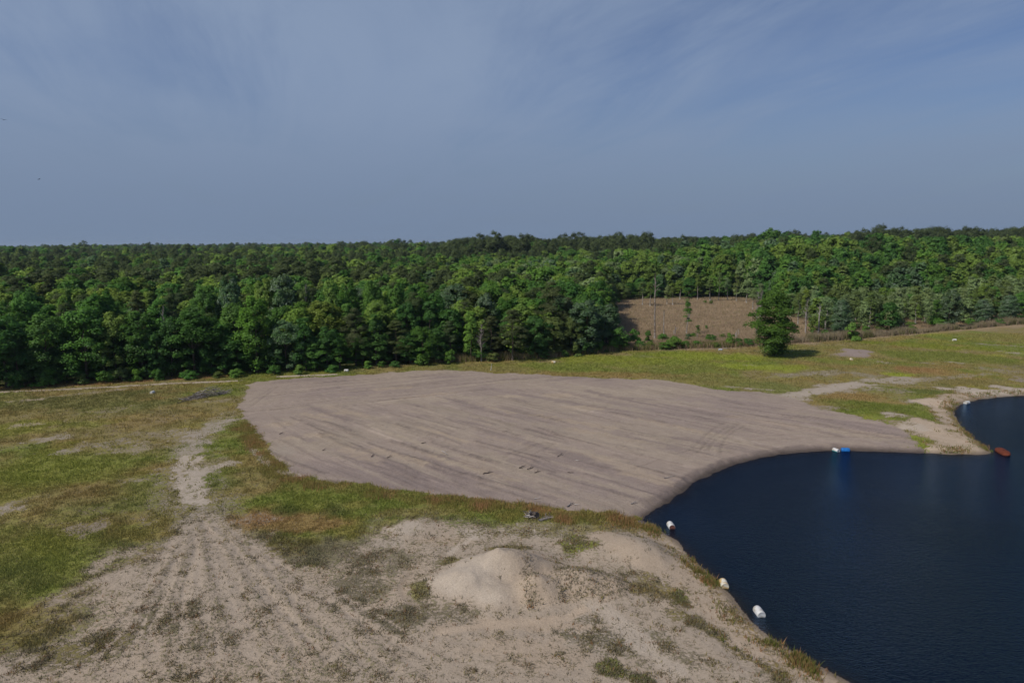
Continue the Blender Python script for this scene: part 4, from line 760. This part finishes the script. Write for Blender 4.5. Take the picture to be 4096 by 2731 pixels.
for j, (kd, me) in FARP.items():
    me.materials.append(LEAF_FAR); po = bpy.data.objects.new(f'far_tree_kind', me)
    oi = ng.nodes.new('GeometryNodeObjectInfo'); oi.inputs['Object'].default_value = po; oi.transform_space = 'ORIGINAL'
    cm = ng.nodes.new('FunctionNodeCompare'); cm.data_type = 'INT'; cm.operation = 'EQUAL'; ng.links.new(kid, cm.inputs[2]); cm.inputs[3].default_value = j
    ip = ng.nodes.new('GeometryNodeInstanceOnPoints'); ng.links.new(gi_.outputs[0], ip.inputs['Points']); ng.links.new(cm.outputs[0], ip.inputs['Selection']); ng.links.new(oi.outputs['Geometry'], ip.inputs['Instance']); ng.links.new(e2r.outputs[0], ip.inputs['Rotation']); ng.links.new(siz, ip.inputs['Scale'])
    ng.links.new(ip.outputs[0], jn.inputs[0])
ng.links.new(jn.outputs[0], go_.inputs[0]); fo.modifiers.new('spread', 'NODES').node_group = ng

# ------------------------------------------------------------------ labels for the trees
ORD = ['first', 'second', 'third', 'fourth', 'fifth', 'sixth', 'seventh', 'eighth', 'ninth', 'tenth', 'eleventh', 'twelfth', 'thirteenth', 'fourteenth', 'fifteenth', 'sixteenth', 'seventeenth', 'eighteenth', 'nineteenth']
TENS = {2: 'twent', 3: 'thirt', 4: 'fort', 5: 'fift', 6: 'sixt', 7: 'sevent', 8: 'eight', 9: 'ninet'}
def ordw(n):
    h = 'hundred and ' if n > 100 else ''; n = n - 100 if n > 100 else n
    return h + (ORD[n - 1] if n < 20 else TENS[n // 10] + ('ieth' if n % 10 == 0 else 'y-' + ORD[n % 10 - 1]))
LOOK = {'mid': 'mid green', 'deep': 'dark green', 'yellow': 'yellow-green', 'bright': 'bright green', 'silver': 'silvery-leaved', 'pine': 'dusky dark', 'olive': 'olive green', 'airy': 'pale green'}
SHAPE = {'lone': 'round dense tree', 'broad': 'bushy tree', 'oval': 'narrow tree', 'pine': 'pine', 'flatpine': 'pine', 'slim': 'thin-trunked tree', 'bush': 'bush'}
byk = {}
for t in TREES:
    o, kd, tn, row, x, y, H, ex = t
    if row == 'LONE': tag(o, 'dense green tree standing alone on the far grass, casting a shadow', 'tree'); continue
    if row == 'SKINNY': tag(o, 'skinny dark-trunked tree leafy only at its top in the brown clearing', 'tree'); continue
    if row == 'SHORTSAP': tag(o, 'short leafy sapling standing right of the skinny tree in the clearing', 'sapling'); continue
    byk.setdefault((SHAPE[kd], LOOK[tn], row), []).append((x / y, o))
for (sh, lk, row), L in byk.items():
    L.sort(key=lambda e: e[0])
    for n, (_, o) in enumerate(L):
        nth = ordw(n + 1) if n < len(L) - 1 else 'rightmost'
        o['label'] = f'{lk} {sh} {row}' if len(L) == 1 else (f'{nth} {lk} {sh} from the left {row}' if nth != 'rightmost' else f'rightmost {lk} {sh} {row}'); o['group'] = ('bushes ' if sh == 'bush' else 'trees ') + row

# ------------------------------------------------------------------ drums
WHITE = simple_mat('white plastic', (.74, .73, .69), .5, .14, 2.2, .4, col2=(.50, .46, .37), patch=(.46, .66))
YEL = simple_mat('stained plastic', (.74, .70, .58), .5, .15, 1.4, .4, col2=(.62, .42, .16), patch=(.42, .56))
GREYP = simple_mat('grey plastic', (.48, .50, .53), .5, .15, 3, .4)
TEAL = simple_mat('white and teal plastic', (.70, .76, .76), .4, .1, 3, .4)
BLUE = simple_mat('blue plastic', (.015, .16, .50), .35, .2, 4, .5, col2=(.02, .22, .6))
RUSTM = simple_mat('rusty steel', (.17, .046, .024), .85, .25, 3, .15, col2=(.12, .034, .02), bmp=.4)
REDLID = simple_mat('rusty lid', (.25, .10, .07), .7, .3, 5, .3)
TEALLOW = simple_mat('teal plastic', (.06, .34, .33), .4, .2, 4, .4)
def drum_mesh(dent=0.0, seed=0, half=None):
    prof = [(.255, -.44), (.275, -.435), (.288, -.41), (.288, -.27), (.297, -.25), (.297, -.22), (.288, -.20), (.288, -.02), (.296, 0), (.288, .02), (.288, .20), (.297, .22), (.297, .25), (.288, .27), (.288, .41), (.275, .435), (.255, .44)]
    n = 28; v = []; f = []; r = random.Random(seed); ph = r.uniform(0, 6)
    for (ra, z) in prof:
        for k in range(n):
            a = 2 * math.pi * k / n; x, y = ra * math.cos(a), ra * math.sin(a)
            if dent:
                g = math.exp(-((z - .02) / .16) ** 2) * max(0, math.cos(a - ph)) ** 2; x *= 1 - dent * g; y *= 1 - dent * g; x += dent * .35 * (z * z) * math.cos(ph) * 2
            v.append((x, y, z))
    for i in range(len(prof) - 1):
        for k in range(n):
            q_ = (i * n + k, i * n + (k + 1) % n, (i + 1) * n + (k + 1) % n, (i + 1) * n + k)
            ca_ = math.sin(2 * math.pi * (k + .5) / n)
            if half is None or (ca_ > .1) == half: f.append(q_)
    me = bpy.data.meshes.new('drum_shell'); me.from_pydata(v, [], f); me.update()
    for p in me.polygons: p.use_smooth = True
    return me
def lid_mesh():
    m = MB(); n = 28
    def ring(ra, z): return [(ra * math.cos(2 * math.pi * k / n), ra * math.sin(2 * math.pi * k / n), z) for k in range(n)]
    v = ring(.256, .0) + ring(.256, .012) + ring(.235, .012) + ring(.23, -.012) + [(0, 0, -.008)]; f = []
    for i in range(3):
        for k in range(n): f.append((i * n + k, i * n + (k + 1) % n, (i + 1) * n + (k + 1) % n, (i + 1) * n + k))
    for k in range(n): f.append((3 * n + k, 3 * n + (k + 1) % n, 4 * n))
    m.add(v, f); m.tube([(.15, 0, -.012), (.15, 0, .012)], [.035, .035], 10); m.tube([(-.15, 0, -.012), (-.15, 0, .012)], [.025, .025], 10); return m.mesh('drum_lid', False)
LID = lid_mesh()
def drum(a, b, mat, label, water=False, dent=0.0, lidmat=None, sc=1.0, sink=.0, low=None, group='drums lying around the pond and fields'):
    z0 = WL if water else None
    p, q_ = (at(*a, WL), at(*b, WL)) if water else (on1(*a), on1(*b))
    c = (p + q_) / 2; d = np.array(q_ - p); d[2] = 0; d /= np.linalg.norm(d); r_ = .29 * sc
    z = WL + .13 if water else float(height(c[0], c[1])) + r_ - .05
    o = root('drum', (c[0], c[1], z), label, 'drum', group, 0, sc)
    ax = Vector((d[0], d[1], 0)); up = Vector((0, 0, 1)); sd = up.cross(ax)      # local z = axis, local y = up
    mt = Matrix((sd, up, ax)).transposed(); mt = Matrix((tuple(up.cross(ax)), tuple(up), tuple(ax))).transposed()
    o.rotation_euler = mt.to_euler()
    if low is None: link('shell', drum_mesh(dent, int(a[0])), o, mat)
    else: link('shell', drum_mesh(dent, 1, True), o, mat); link('shell', drum_mesh(dent, 1, False), o, low)
    for s_ in (1, -1):
        l = link('lid', LID, o); l.location = (0, 0, s_ * .44)
        if s_ < 0: l.rotation_euler = (math.pi, 0, 0)
        if not LID.materials: LID.materials.append(WHITE)
        l.material_slots[0].link = 'OBJECT'; l.material_slots[0].material = lidmat if (lidmat and s_ > 0) else mat
        if lidmat and s_ > 0 and lidmat is REDLID: l['label'] = 'rusty red-brown drum lid'
    return o
drum((2672, 2090), (2695, 2124), WHITE, 'white drum with a rusty red end floating at the near pond edge', True, lidmat=REDLID, sc=1.12)
drum((2888, 2325), (2903, 2357), YEL, 'dented white drum with orange stains beside the near bank weeds', True, dent=.3, sc=1.12)
drum((3026, 2440), (3047, 2468), WHITE, 'clean white drum floating lowest down the near bank', True, sc=1.12)
drum((3333, 1801), (3354, 1808), WHITE, 'white and teal drum at the far waterline beside the blue drum', True, low=TEALLOW, sc=.98)
drum((3366, 1803), (3396, 1804), BLUE, 'bright blue drum at the far waterline', True, sc=1.15)
drum((619, 1571), (602, 1577), WHITE, 'white drum lying on the grass left of the branch pile')
drum((1379, 1486), (1392, 1486), WHITE, 'white drum lying under the trees behind the graded field')
drum((2206, 1453), (2222, 1453), YEL, 'dented white and yellow drum on the grass right of the white pipe', dent=.35, sc=1.05)
drum((3809, 1363), (3826, 1363), WHITE, 'white drum on the far grass before the reeds', sc=1.05)
drum((3398, 1439), (3411, 1444), YEL, 'small yellowed drum on grass beside the bare soil patch')
drum((3857, 1615), (3877, 1612), WHITE, 'white drum at the waterline of the pond\'s far cove', True, sc=1.1)
drum((2876, 1402), (2887, 1402), GREYP, 'blue-grey drum on the grass edge in front of the brown clearing')
# rusty tank afloat off the spit
a, b = at(3990, 1798, WL), at(4031, 1824, WL); c = (a + b) / 2; d = b - a; L = float(np.linalg.norm(d)); m = MB(); ns, nn = 20, 22; v = []; f = []
for i in range(ns + 1):
    t = -1 + 2 * i / ns; w = (1 - abs(t) ** 3.2) ** .45; dent_ = 1 - .12 * math.exp(-((t - .1) / .25) ** 2)
    for k in range(nn):
        an = 2 * math.pi * k / nn; v.append((t * L * .52, .60 * w * math.copysign(abs(math.cos(an)) ** .8, math.cos(an)), .36 * w * dent_ * math.copysign(abs(math.sin(an)) ** .75, math.sin(an)) + .02 * math.sin(5 * t)))
for i in range(ns):
    for k in range(nn): f.append((i * nn + k, i * nn + (k + 1) % nn, (i + 1) * nn + (k + 1) % nn, (i + 1) * nn + k))
m.add(v, f); o = root('rusty_tank', (c[0], c[1], WL + .12), 'rust-red oblong tank floating off the tip of the sand spit', 'tank', None, math.atan2(d[1], d[0])); o.rotation_euler[0] = .15
link('hull', m.mesh('tank_hull'), o, RUSTM)
m = MB(); m.tube([(.25, .05, .33), (.25, .05, .40)], [.09, .09], 14); link('hatch', m.mesh('tank_hatch'), o, RUSTM)
# white pipe
p = on1(1963, 1481); m = MB(); m.tube([(0, 0, -.2), (.06, 0, 1.5)], [.055, .055], 12); o = root('white_pipe', tuple(p), 'white plastic pipe standing at the far edge of the graded field', 'pipe'); o.rotation_euler = (0, .14, 0)
link('pipe', m.mesh('pipe'), o, WHITE); m = MB(); m.tube([(.06, 0, 1.49), (.062, 0, 1.56)], [.068, .066], 12); link('pipe_cap', m.mesh('pipe_cap'), o, WHITE)

# ------------------------------------------------------------------ branch pile, stump, sticks
GREYW = simple_mat('grey dead wood', (.36, .32, .29), .9, .3, 2, .1, bmp=.4, col2=(.22, .19, .17)); DARKW = simple_mat('dark dead wood', (.15, .12, .10), .95, .3, 4, .1, bmp=.4); WHITEW = simple_mat('bleached wood', (.52, .47, .42), .85, .3, 3, .1, bmp=.3)
p0, p1 = on1(740, 1602), on1(905, 1573); c = (p0 + p1) / 2; o = root('branch_pile', (c[0], c[1], float(height(c[0], c[1]))), 'long heap of grey dead branches on the grass beside the graded field', 'branch pile'); r = random.Random(5); ax = (p1 - p0)[:2]
for k in range(46):
    t = r.uniform(-.5, .5); h = 1.3 * math.exp(-((t - .18) / .16) ** 2) + .9 * math.exp(-((t + .1) / .2) ** 2) + .25; b = Vector((ax[0] * t + r.gauss(0, .25), ax[1] * t + r.gauss(0, .5), r.uniform(.05, h))); an = r.gauss(math.atan2(ax[1], ax[0]), .6); L = r.uniform(.8, 3.2)
    dv = Vector((math.cos(an), math.sin(an), r.gauss(0, .22))) * L / 2; m = MB(); ra = r.uniform(.035, .10); m.tube(bent(b - dv, b + dv, 5, .05, r), [ra, ra * .9, ra * .75, ra * .6, ra * .3], 6); link('branch', m.mesh('branch'), o, [GREYW, WHITEW, WHITEW, GREYW, DARKW][k % 5])
m = MB()
for k in range(260):
    t = r.uniform(-.52, .5); h = 1.2 * math.exp(-((t - .18) / .18) ** 2) + .5; b = Vector((ax[0] * t + r.gauss(0, .5), ax[1] * t + r.gauss(0, .7), r.uniform(.02, h))); dv = Vector((r.gauss(0, 1), r.gauss(0, .8), r.gauss(0, .3))) * .55; m.tube([b - dv, b + dv], [.025, .012], 4)
tag(link('twigs', m.mesh('twigs'), o, GREYW), kind='stuff')
c = on1(2143, 2072); o = root('uprooted_stump', tuple(c), 'uprooted grey stump with splayed roots and a broken log on the weeds', 'stump'); o.location[2] -= .05; r = random.Random(9); m = MB()
m.tube([(-.2, .3, -.1), (-.15, .15, .25), (-.3, .0, .55)], [.75, .6, .32], 14); link('root_plate', m.mesh('root_plate'), o, simple_mat('soil and bark', (.22, .18, .15), .95, .4, 5, .1, bmp=.7))
for k in range(26):
    an = r.uniform(1.6, 4.6) if k < 20 else r.uniform(-1, 1); b = Vector((-.45 + r.gauss(0, .15), .15 + r.gauss(0, .2), .25 + r.gauss(0, .12))); e = b + Vector((math.cos(an) * r.uniform(.4, 1.1), math.sin(an) * r.uniform(.3, .8), r.uniform(-.2, .55))); m = MB(); m.tube(bent(b, e, 4, .1, r), [.10, .08, .05, .015], 6); link('root', m.mesh('root'), o, [GREYW, WHITEW, DARKW][k % 3])
m = MB(); m.tube(bent((.25, -.75, .12), (1.75, -.15, .2), 6, .03, r), [.16, .17, .15, .16, .14, .12], 9); link('log', m.mesh('log'), o, GREYW)
for k in range(5):
    m = MB(); m.tube(bent((r.uniform(.5, 1.2), r.uniform(-.3, .2), .1), (r.uniform(1.0, 1.8), r.uniform(.1, .6), r.uniform(.1, .5)), 4, .08, r), [.07, .06, .05, .02], 6); link('branch', m.mesh('branch'), o, [GREYW, DARKW][k % 2])
def stick(a, b, rad, mat, label, fork=False, seed=1):
    p, q_ = on1(*a), on1(*b); r = random.Random(seed); c = (p + q_) / 2; z = float(height(c[0], c[1])); o = root('stick', (c[0], c[1], z + .06), label, 'stick', 'dead wood scattered on the graded field')
    e0, e1 = Vector(p - c), Vector(q_ - c); e0.z = r.uniform(0, .05); e1.z = r.uniform(.02, .2); m = MB(); rad *= .55; m.tube(bent(e0, e1, 6, .07, r), [rad, rad * 1.1, rad, rad * .85, rad * .7, rad * .4], 7); link('stem', m.mesh('stick'), o, mat)
    if fork:
        m = MB(); L = (e1 - e0).length; m.tube(bent(e0.lerp(e1, .45), e0.lerp(e1, .6) + Vector((L * .12, L * .3, .25)), 4, .08, r), [rad * .7, rad * .6, rad * .4, rad * .2], 6); link('twig', m.mesh('twig'), o, mat)
    return o
for k, (a, b, rd, mt, lb, fk) in enumerate([((1769, 1804), (1788, 1822), .10, WHITEW, 'bleached forked stick in the middle of the graded field', True), ((1932, 1896), (1972, 1889), .10, DARKW, 'dark forked branch near the lower middle of the graded field', True), ((2076, 1873), (2102, 1866), .12, DARKW, 'short dark log above the upright root on the graded field', False), ((2108, 1880), (2136, 1872), .09, DARKW, 'dark bent branch beside the short dark log', True), ((2138, 1892), (2160, 1886), .09, DARKW, 'dark broken branch right of the bent branch pair', True), ((2230, 1828), (2252, 1818), .08, DARKW, 'thin dark branch just below the curved tyre marks', True),
                                            ((2300, 1842), (2320, 1846), .08, WHITEW, 'pale short stick in the middle right of the field', False), ((1685, 1775), (1704, 1771), .10, DARKW, 'lone dark log in the open middle of the field', False), ((1290, 1803), (1304, 1798), .09, DARKW, 'dark stick lying under the long tan streak', False), ((1548, 1832), (1570, 1828), .09, DARKW, 'dark twig clump left of the bleached stick', True), ((1485, 1828), (1497, 1820), .10, DARKW, 'small dark slanted log at the lower left of the field', False), ((2136, 1998), (2162, 1993), .07, WHITEW, 'thin pale stick just above the uprooted stump', False), ((2112, 2016), (2128, 2011), .07, DARKW, 'dark thin stick closest to the uprooted stump', False), ((2268, 2028), (2292, 2014), .11, GREYW, 'grey root lump right of the uprooted stump', True), ((2296, 2020), (2316, 2024), .07, WHITEW, 'pale stick right of the grey root lump', False), ((2524, 2016), (2548, 2012), .10, GREYW, 'grey stick lying on the dark pond bank', False), ((2655, 1914), (2700, 1906), .07, GREYW, 'thin grey stick near the bank crest ruts', False), ((1118, 1738), (1132, 1733), .11, DARKW, 'dark stick at the far left end of the field', False), ((2270, 1890), (2296, 1894), .08, DARKW, 'dark low branch in the lower right of the field', False)]):
    stick(a, b, rd, mt, lb, fk, k + 3)

# ------------------------------------------------------------------ dead trees in and around the clearing
def snag(px, by, ty, rad, mat, label, branches=(), name='dead_tree', lean=0.0, tops=0, cat='dead tree'):
    p = on1(px, by); tx = ray(px, ty); H = CAM_H + tx[2] / tx[1] * p[1] - p[2]; r = random.Random(int(px)); o = root(name, (p[0], p[1], p[2] - .1), label, cat)
    pts = [Vector((lean * H * i / 8 + r.gauss(0, .05), r.gauss(0, .05), H * i / 8)) for i in range(9)]; m = MB(); m.tube(pts, [rad * (1.25 if i == 0 else 1 - .55 * i / 8) for i in range(9)], 9); link('trunk', m.mesh('snag_trunk'), o, mat)
    for (t, an, L, up) in branches:
        i = min(int(t * 8), 7); b = pts[i].lerp(pts[i + 1], t * 8 - i); e = b + Vector((math.cos(an) * L, math.sin(an) * L * .5, up)); m = MB(); m.tube(bent(b, e, 5, .06, r), [rad * .42, rad * .36, rad * .3, rad * .2, rad * .08], 6); link('branch', m.mesh('snag_branch'), o, mat)
    return o
snag(2618, 1358, 1092, .27, DEADWOOD, 'tall broken dead trunk with bare crown stubs in the clearing', [(.80, 0, 1.7, .9), (.78, 3.0, .7, 1.5), (.84, .4, 1.0, 1.6), (.74, 0.2, 1.8, .5), (.50, 3.14, .6, .2), (.60, 3.1, .4, .2), (.88, 2.8, .5, 1.5), (.72, .1, 1.0, 1.4)], lean=-.012)
snag(2654, 1340, 1237, .20, PALEBARK, 'pale bare snag standing right of the tallest dead trunk', [(.9, .2, .3, .5)])
snag(2757, 1276, 1196, .16, GREYW, 'grey bare trunk close behind the skinny leafy tree')
snag(2700, 1340, 1302, .22, GREYW, 'short grey forked stump among the clearing bushes', [(.6, .1, 1.0, .9), (.5, 3.0, .5, -.2)], cat='stump')
snag(2694, 1338, 1318, .14, WHITEW, 'tiny pale stub beside the short forked stump', cat='stump')
snag(2868, 1342, 1332, .10, WHITEW, 'small leaning pale stub in the brown grass', lean=.4, cat='stump')
snag(2943, 1354, 1328, .13, WHITEW, 'lowest white stub of the three beside the green bush', lean=-.06, cat='stump')
snag(2948, 1352, 1315, .13, WHITEW, 'middle white stub of the three beside the green bush', lean=-.05, cat='stump')
snag(2954, 1342, 1312, .12, WHITEW, 'straight white stub with a dark top beside the green bush', cat='stump')
snag(3273, 1342, 1212, .26, PALEBARK, 'forked pale dead tree standing behind the reeds', [(.66, 3.0, 1.3, 2.0), (.72, .4, .5, 2.4), (.8, 2.6, .9, 1.2)])
snag(3266, 1330, 1290, .14, PALEBARK, 'broken pale pole just left of the forked dead tree')
snag(1524, 1440, 1204, .20, PALEBARK, 'pale bare trunk showing in a dark gap of the wood')
snag(1508, 1442, 1250, .14, PALEBARK, 'thinner pale trunk beside the bare trunk in the dark gap')
def bare(px, by, ty, label, seed):
    p = on1(px, by); tx = ray(px, ty); H = CAM_H + tx[2] / tx[1] * p[1] - p[2]; r = random.Random(seed); o = root('bare_tree', (p[0], p[1], p[2] - .1), label, 'tree'); pts = [Vector((r.gauss(0, .1) * i / 4, r.gauss(0, .1) * i / 4, H * i / 8)) for i in range(9)]
    m = MB(); m.tube(pts, [.16 * (1 - .85 * i / 8) for i in range(9)], 7); link('trunk', m.mesh('bare_trunk'), o, GREYW); m = MB()
    for k in range(70):
        t = r.uniform(.35, .97); i = min(int(t * 8), 7); b = pts[i].lerp(pts[i + 1], t * 8 - i); an = r.uniform(0, 6.28); L = r.uniform(.8, 2.6) * (1.2 - t); e = b + Vector((math.cos(an) * L, math.sin(an) * L, L * r.uniform(.7, 1.5))); m.tube(bent(b, e, 4, .06, r), [.04, .032, .024, .012], 4)
    link('crown', m.mesh('bare_twigs'), o, GREYW)
bare(1234, 1440, 1128, 'leafless greyish tree among green crowns behind the front trees', 4); bare(675, 1500, 1215, 'leafless pale tree poking out between dark trees at the wood front', 6); bare(1925, 1446, 1295, 'small leafless tree between the two dark pines', 8)
bare(3025, 1335, 1165, 'leafless thin grey tree close behind the lone green tree', 10); bare(3040, 1300, 1160, 'fine-twigged bare tree in the gap left of the lone tree', 11); bare(3222, 1338, 1195, 'bare pale tree just right of the lone tree', 12); bare(2425, 1235, 1125, 'pale twiggy tree at the left far corner of the clearing', 14)
for k, (px, by, ty) in enumerate([(3420, 1284, 1222), (3478, 1313, 1212), (3501, 1300, 1215), (3558, 1306, 1222), (3612, 1304, 1228), (3700, 1292, 1225), (3932, 1262, 1190), (4022, 1260, 1172)]):
    snag(px, by, ty, .15, PALEBARK, f'{["first", "second", "third", "fourth", "fifth", "sixth", "seventh", "eighth"][k]} pale bare trunk from the left in the thin wood behind the reeds', [(.8, .5 + k, .6, .9)])['group'] = 'pale bare trunks in the thin wood'
# fallen branch by the clearing edge
p = on1(2905, 1396); o = root('fallen_branch', tuple(p), 'fallen brown branch lying at the grass edge before the clearing', 'branch'); m = MB(); r = random.Random(2); m.tube(bent((-1.2, .5, .25), (1.4, -.4, .15), 5, .06, r), [.09, .08, .07, .05, .02], 6); link('stem', m.mesh('fallen_stem'), o, DEADWOOD)
m = MB(); m.tube(bent((0, 0, .2), (.5, .8, .7), 4, .08, r), [.05, .04, .03, .01], 5); link('twig', m.mesh('fallen_twig'), o, DEADWOOD)

# ------------------------------------------------------------------ birds
BIRD = simple_mat('dark feathers', (.03, .027, .025), .8, .3, 5, .2)
def bird(px, py, dist, span, roll, label, heading):
    d = ray(px, py); d = d / np.linalg.norm(d); p = np.array([0, 0, CAM_H]) + d * dist; m = MB(); r_ = []
    prof = [(-.42, .015), (-.30, .05), (-.15, .085), (.05, .10), (.20, .085), (.29, .05), (.34, .045), (.40, .03), (.46, .008)]
    m.tube([(x, 0, 0) for x, _ in prof], [q_ for _, q_ in prof], 10)
    m.add([(-.36, .03, .0), (-.36, -.03, .0), (-.68, -.14, .01), (-.70, .0, .015), (-.68, .14, .01)], [(0, 1, 2, 3, 4)])
    for s_ in (1, -1):
        W = [(.16, .05, .02, -.20), (.22, .30, .12, -.22), (.20, .62, .22, -.20), (.12, .92, .27, -.16), (.00, 1.0, .29, -.10)]; v = []
        for (x, y_, z, ch) in W: v += [(x, s_ * y_, z), (x + ch * .5, s_ * y_, z + .02), (x + ch * 1.9, s_ * y_, z)]
        for (x, y_, z, ch) in W: v += [(x, s_ * y_, z - .015), (x + ch * .5, s_ * y_, z - .02), (x + ch * 1.9, s_ * y_, z - .012)]
        f = []; n = 15
        for i in range(4):
            for j in range(2): f += [(i * 3 + j, i * 3 + j + 1, i * 3 + j + 4, i * 3 + j + 3), (n + i * 3 + j + 3, n + i * 3 + j + 4, n + i * 3 + j + 1, n + i * 3 + j)]
            f += [(i * 3, i * 3 + 3, n + i * 3 + 3, n + i * 3), (i * 3 + 2, n + i * 3 + 2, n + i * 3 + 5, i * 3 + 5)]
        f += [(12, 13, n + 13, n + 12), (13, 14, n + 14, n + 13), (0, n, n + 1, 1), (1, n + 1, n + 2, 2)]; m.add(v, f)
    me = m.mesh('bird'); me.materials.append(BIRD); o = link('bird', me); o.location = p; o.scale = (span / 2,) * 3; o.rotation_euler = (roll, -.05, heading); tag(o, label, 'bird', 'dark soaring birds'); return o
bird(15, 480, 270, 1.75, R(10), 'upper dark bird soaring at the edge of the sky', R(100)); bird(155, 718, 300, 1.6, R(-10), 'lower dark bird soaring above the wood', R(75))

# ------------------------------------------------------------------ air
m, nt = nodes('pale air'); pv = N(nt, 'ShaderNodeVolumePrincipled'); pv.inputs['Color'].default_value = (.72, .86, 1, 1); pv.inputs['Density'].default_value = HAZE; pv.inputs['Anisotropy'].default_value = .2
o_ = N(nt, 'ShaderNodeOutputMaterial'); nt.links.new(pv.outputs[0], o_.inputs['Volume'])
mb = MB(); a_, b_, t_, z0_ = 9500, 9500, 46, -6.5; vv = [(x, y, z) for z in (z0_, t_) for (x, y) in ((-a_, -500), (a_, -500), (a_, b_), (-a_, b_))]
mb.add(vv, [(3, 2, 1, 0), (4, 5, 6, 7), (0, 1, 5, 4), (1, 2, 6, 5), (2, 3, 7, 6), (3, 0, 4, 7)])
tag(link('haze', mb.mesh('haze', False), None, m), 'thin pale haze over the distant wood', kind='stuff')

# ------------------------------------------------------------------ light and sky
SUN_DIR = Vector((-.85, -.52, 0)).normalized() * math.cos(R(48)) + Vector((0, 0, math.sin(R(48))))
sl = bpy.data.lights.new('sun', 'SUN'); sl.energy = 2.75; sl.angle = R(1.2); sl.color = (1, .94, .85); so = bpy.data.objects.new('sun', sl); COL.objects.link(so); so.rotation_euler = (-SUN_DIR).to_track_quat('-Z', 'Y').to_euler(); so.location = (-60, -60, 120)
w = bpy.data.worlds.new('World'); SC.world = w; w.use_nodes = True; nt = w.node_tree; nt.nodes.clear()
sky = N(nt, 'ShaderNodeTexSky', sky_type='NISHITA'); sky.sun_disc = False; sky.sun_elevation = R(48); sky.sun_rotation = math.atan2(SUN_DIR.x, SUN_DIR.y); sky.altitude = 30; sky.air_density = 1.0; sky.dust_density = 1.2; sky.ozone_density = 1.5
tcw = N(nt, 'ShaderNodeTexCoord'); sx = N(nt, 'ShaderNodeSeparateXYZ'); nt.links.new(tcw.outputs['Generated'], sx.inputs[0])
zz = math_(nt, 'ADD', math_(nt, 'MAXIMUM', sx.outputs[2], 0), .10); cb_ = N(nt, 'ShaderNodeCombineXYZ'); nt.links.new(math_(nt, 'DIVIDE', sx.outputs[0], zz), cb_.inputs[0]); nt.links.new(math_(nt, 'DIVIDE', sx.outputs[1], zz), cb_.inputs[1])
mr = N(nt, 'ShaderNodeMapping'); mr.inputs['Rotation'].default_value = (0, 0, R(72)); nt.links.new(cb_.outputs[0], mr.inputs[0])
mp = N(nt, 'ShaderNodeMapping'); mp.inputs['Scale'].default_value = (.30, 1.0, 1); nt.links.new(mr.outputs[0], mp.inputs[0])
c1 = noise(nt, mp.outputs[0], 1.5, 9, .62, .8); c2 = noise(nt, cb_.outputs[0], .55, 4, .5, .3)
lf = ramp(nt, sx.outputs[0], .55, -.35)
cl = ramp(nt, math_(nt, 'ADD', math_(nt, 'ADD', math_(nt, 'MULTIPLY', c1, .85), math_(nt, 'MULTIPLY', c2, .60)), math_(nt, 'MULTIPLY', lf, .24)), .50, 1.08, 0.05, 1.0)
cl = math_(nt, 'MULTIPLY', cl, ramp(nt, sx.outputs[2], .62, .36, .04, 1))
lowz = ramp(nt, sx.outputs[2], .24, .0, 0, .97)
tint = mixc(nt, 1.0, sky.outputs[0], (.67, .725, .91), 'MULTIPLY')
bg = N(nt, 'ShaderNodeBackground', i_Strength=.085); nt.links.new(tint, bg.inputs[0])
bc = N(nt, 'ShaderNodeBackground', i_Strength=1.0); bc.inputs[0].default_value = (.238, .312, .452, 1)
bl = N(nt, 'ShaderNodeBackground', i_Strength=1.0); bl.inputs[0].default_value = (.178, .240, .352, 1)
ms_ = N(nt, 'ShaderNodeMixShader'); nt.links.new(cl, ms_.inputs[0]); nt.links.new(bg.outputs[0], ms_.inputs[1]); nt.links.new(bc.outputs[0], ms_.inputs[2])
m2_ = N(nt, 'ShaderNodeMixShader'); nt.links.new(lowz, m2_.inputs[0]); nt.links.new(ms_.outputs[0], m2_.inputs[1]); nt.links.new(bl.outputs[0], m2_.inputs[2])
wo = N(nt, 'ShaderNodeOutputWorld'); nt.links.new(m2_.outputs[0], wo.inputs[0])

vs = SC.view_settings; vs.view_transform = 'Standard'; vs.look = 'None'; vs.gamma = 1; vs.exposure = 0.0; vs.use_curve_mapping = False
SC.render.engine = 'CYCLES'; SC.cycles.max_bounces = 8; SC.cycles.diffuse_bounces = 5; SC.cycles.transparent_max_bounces = 8; SC.cycles.use_denoising = True
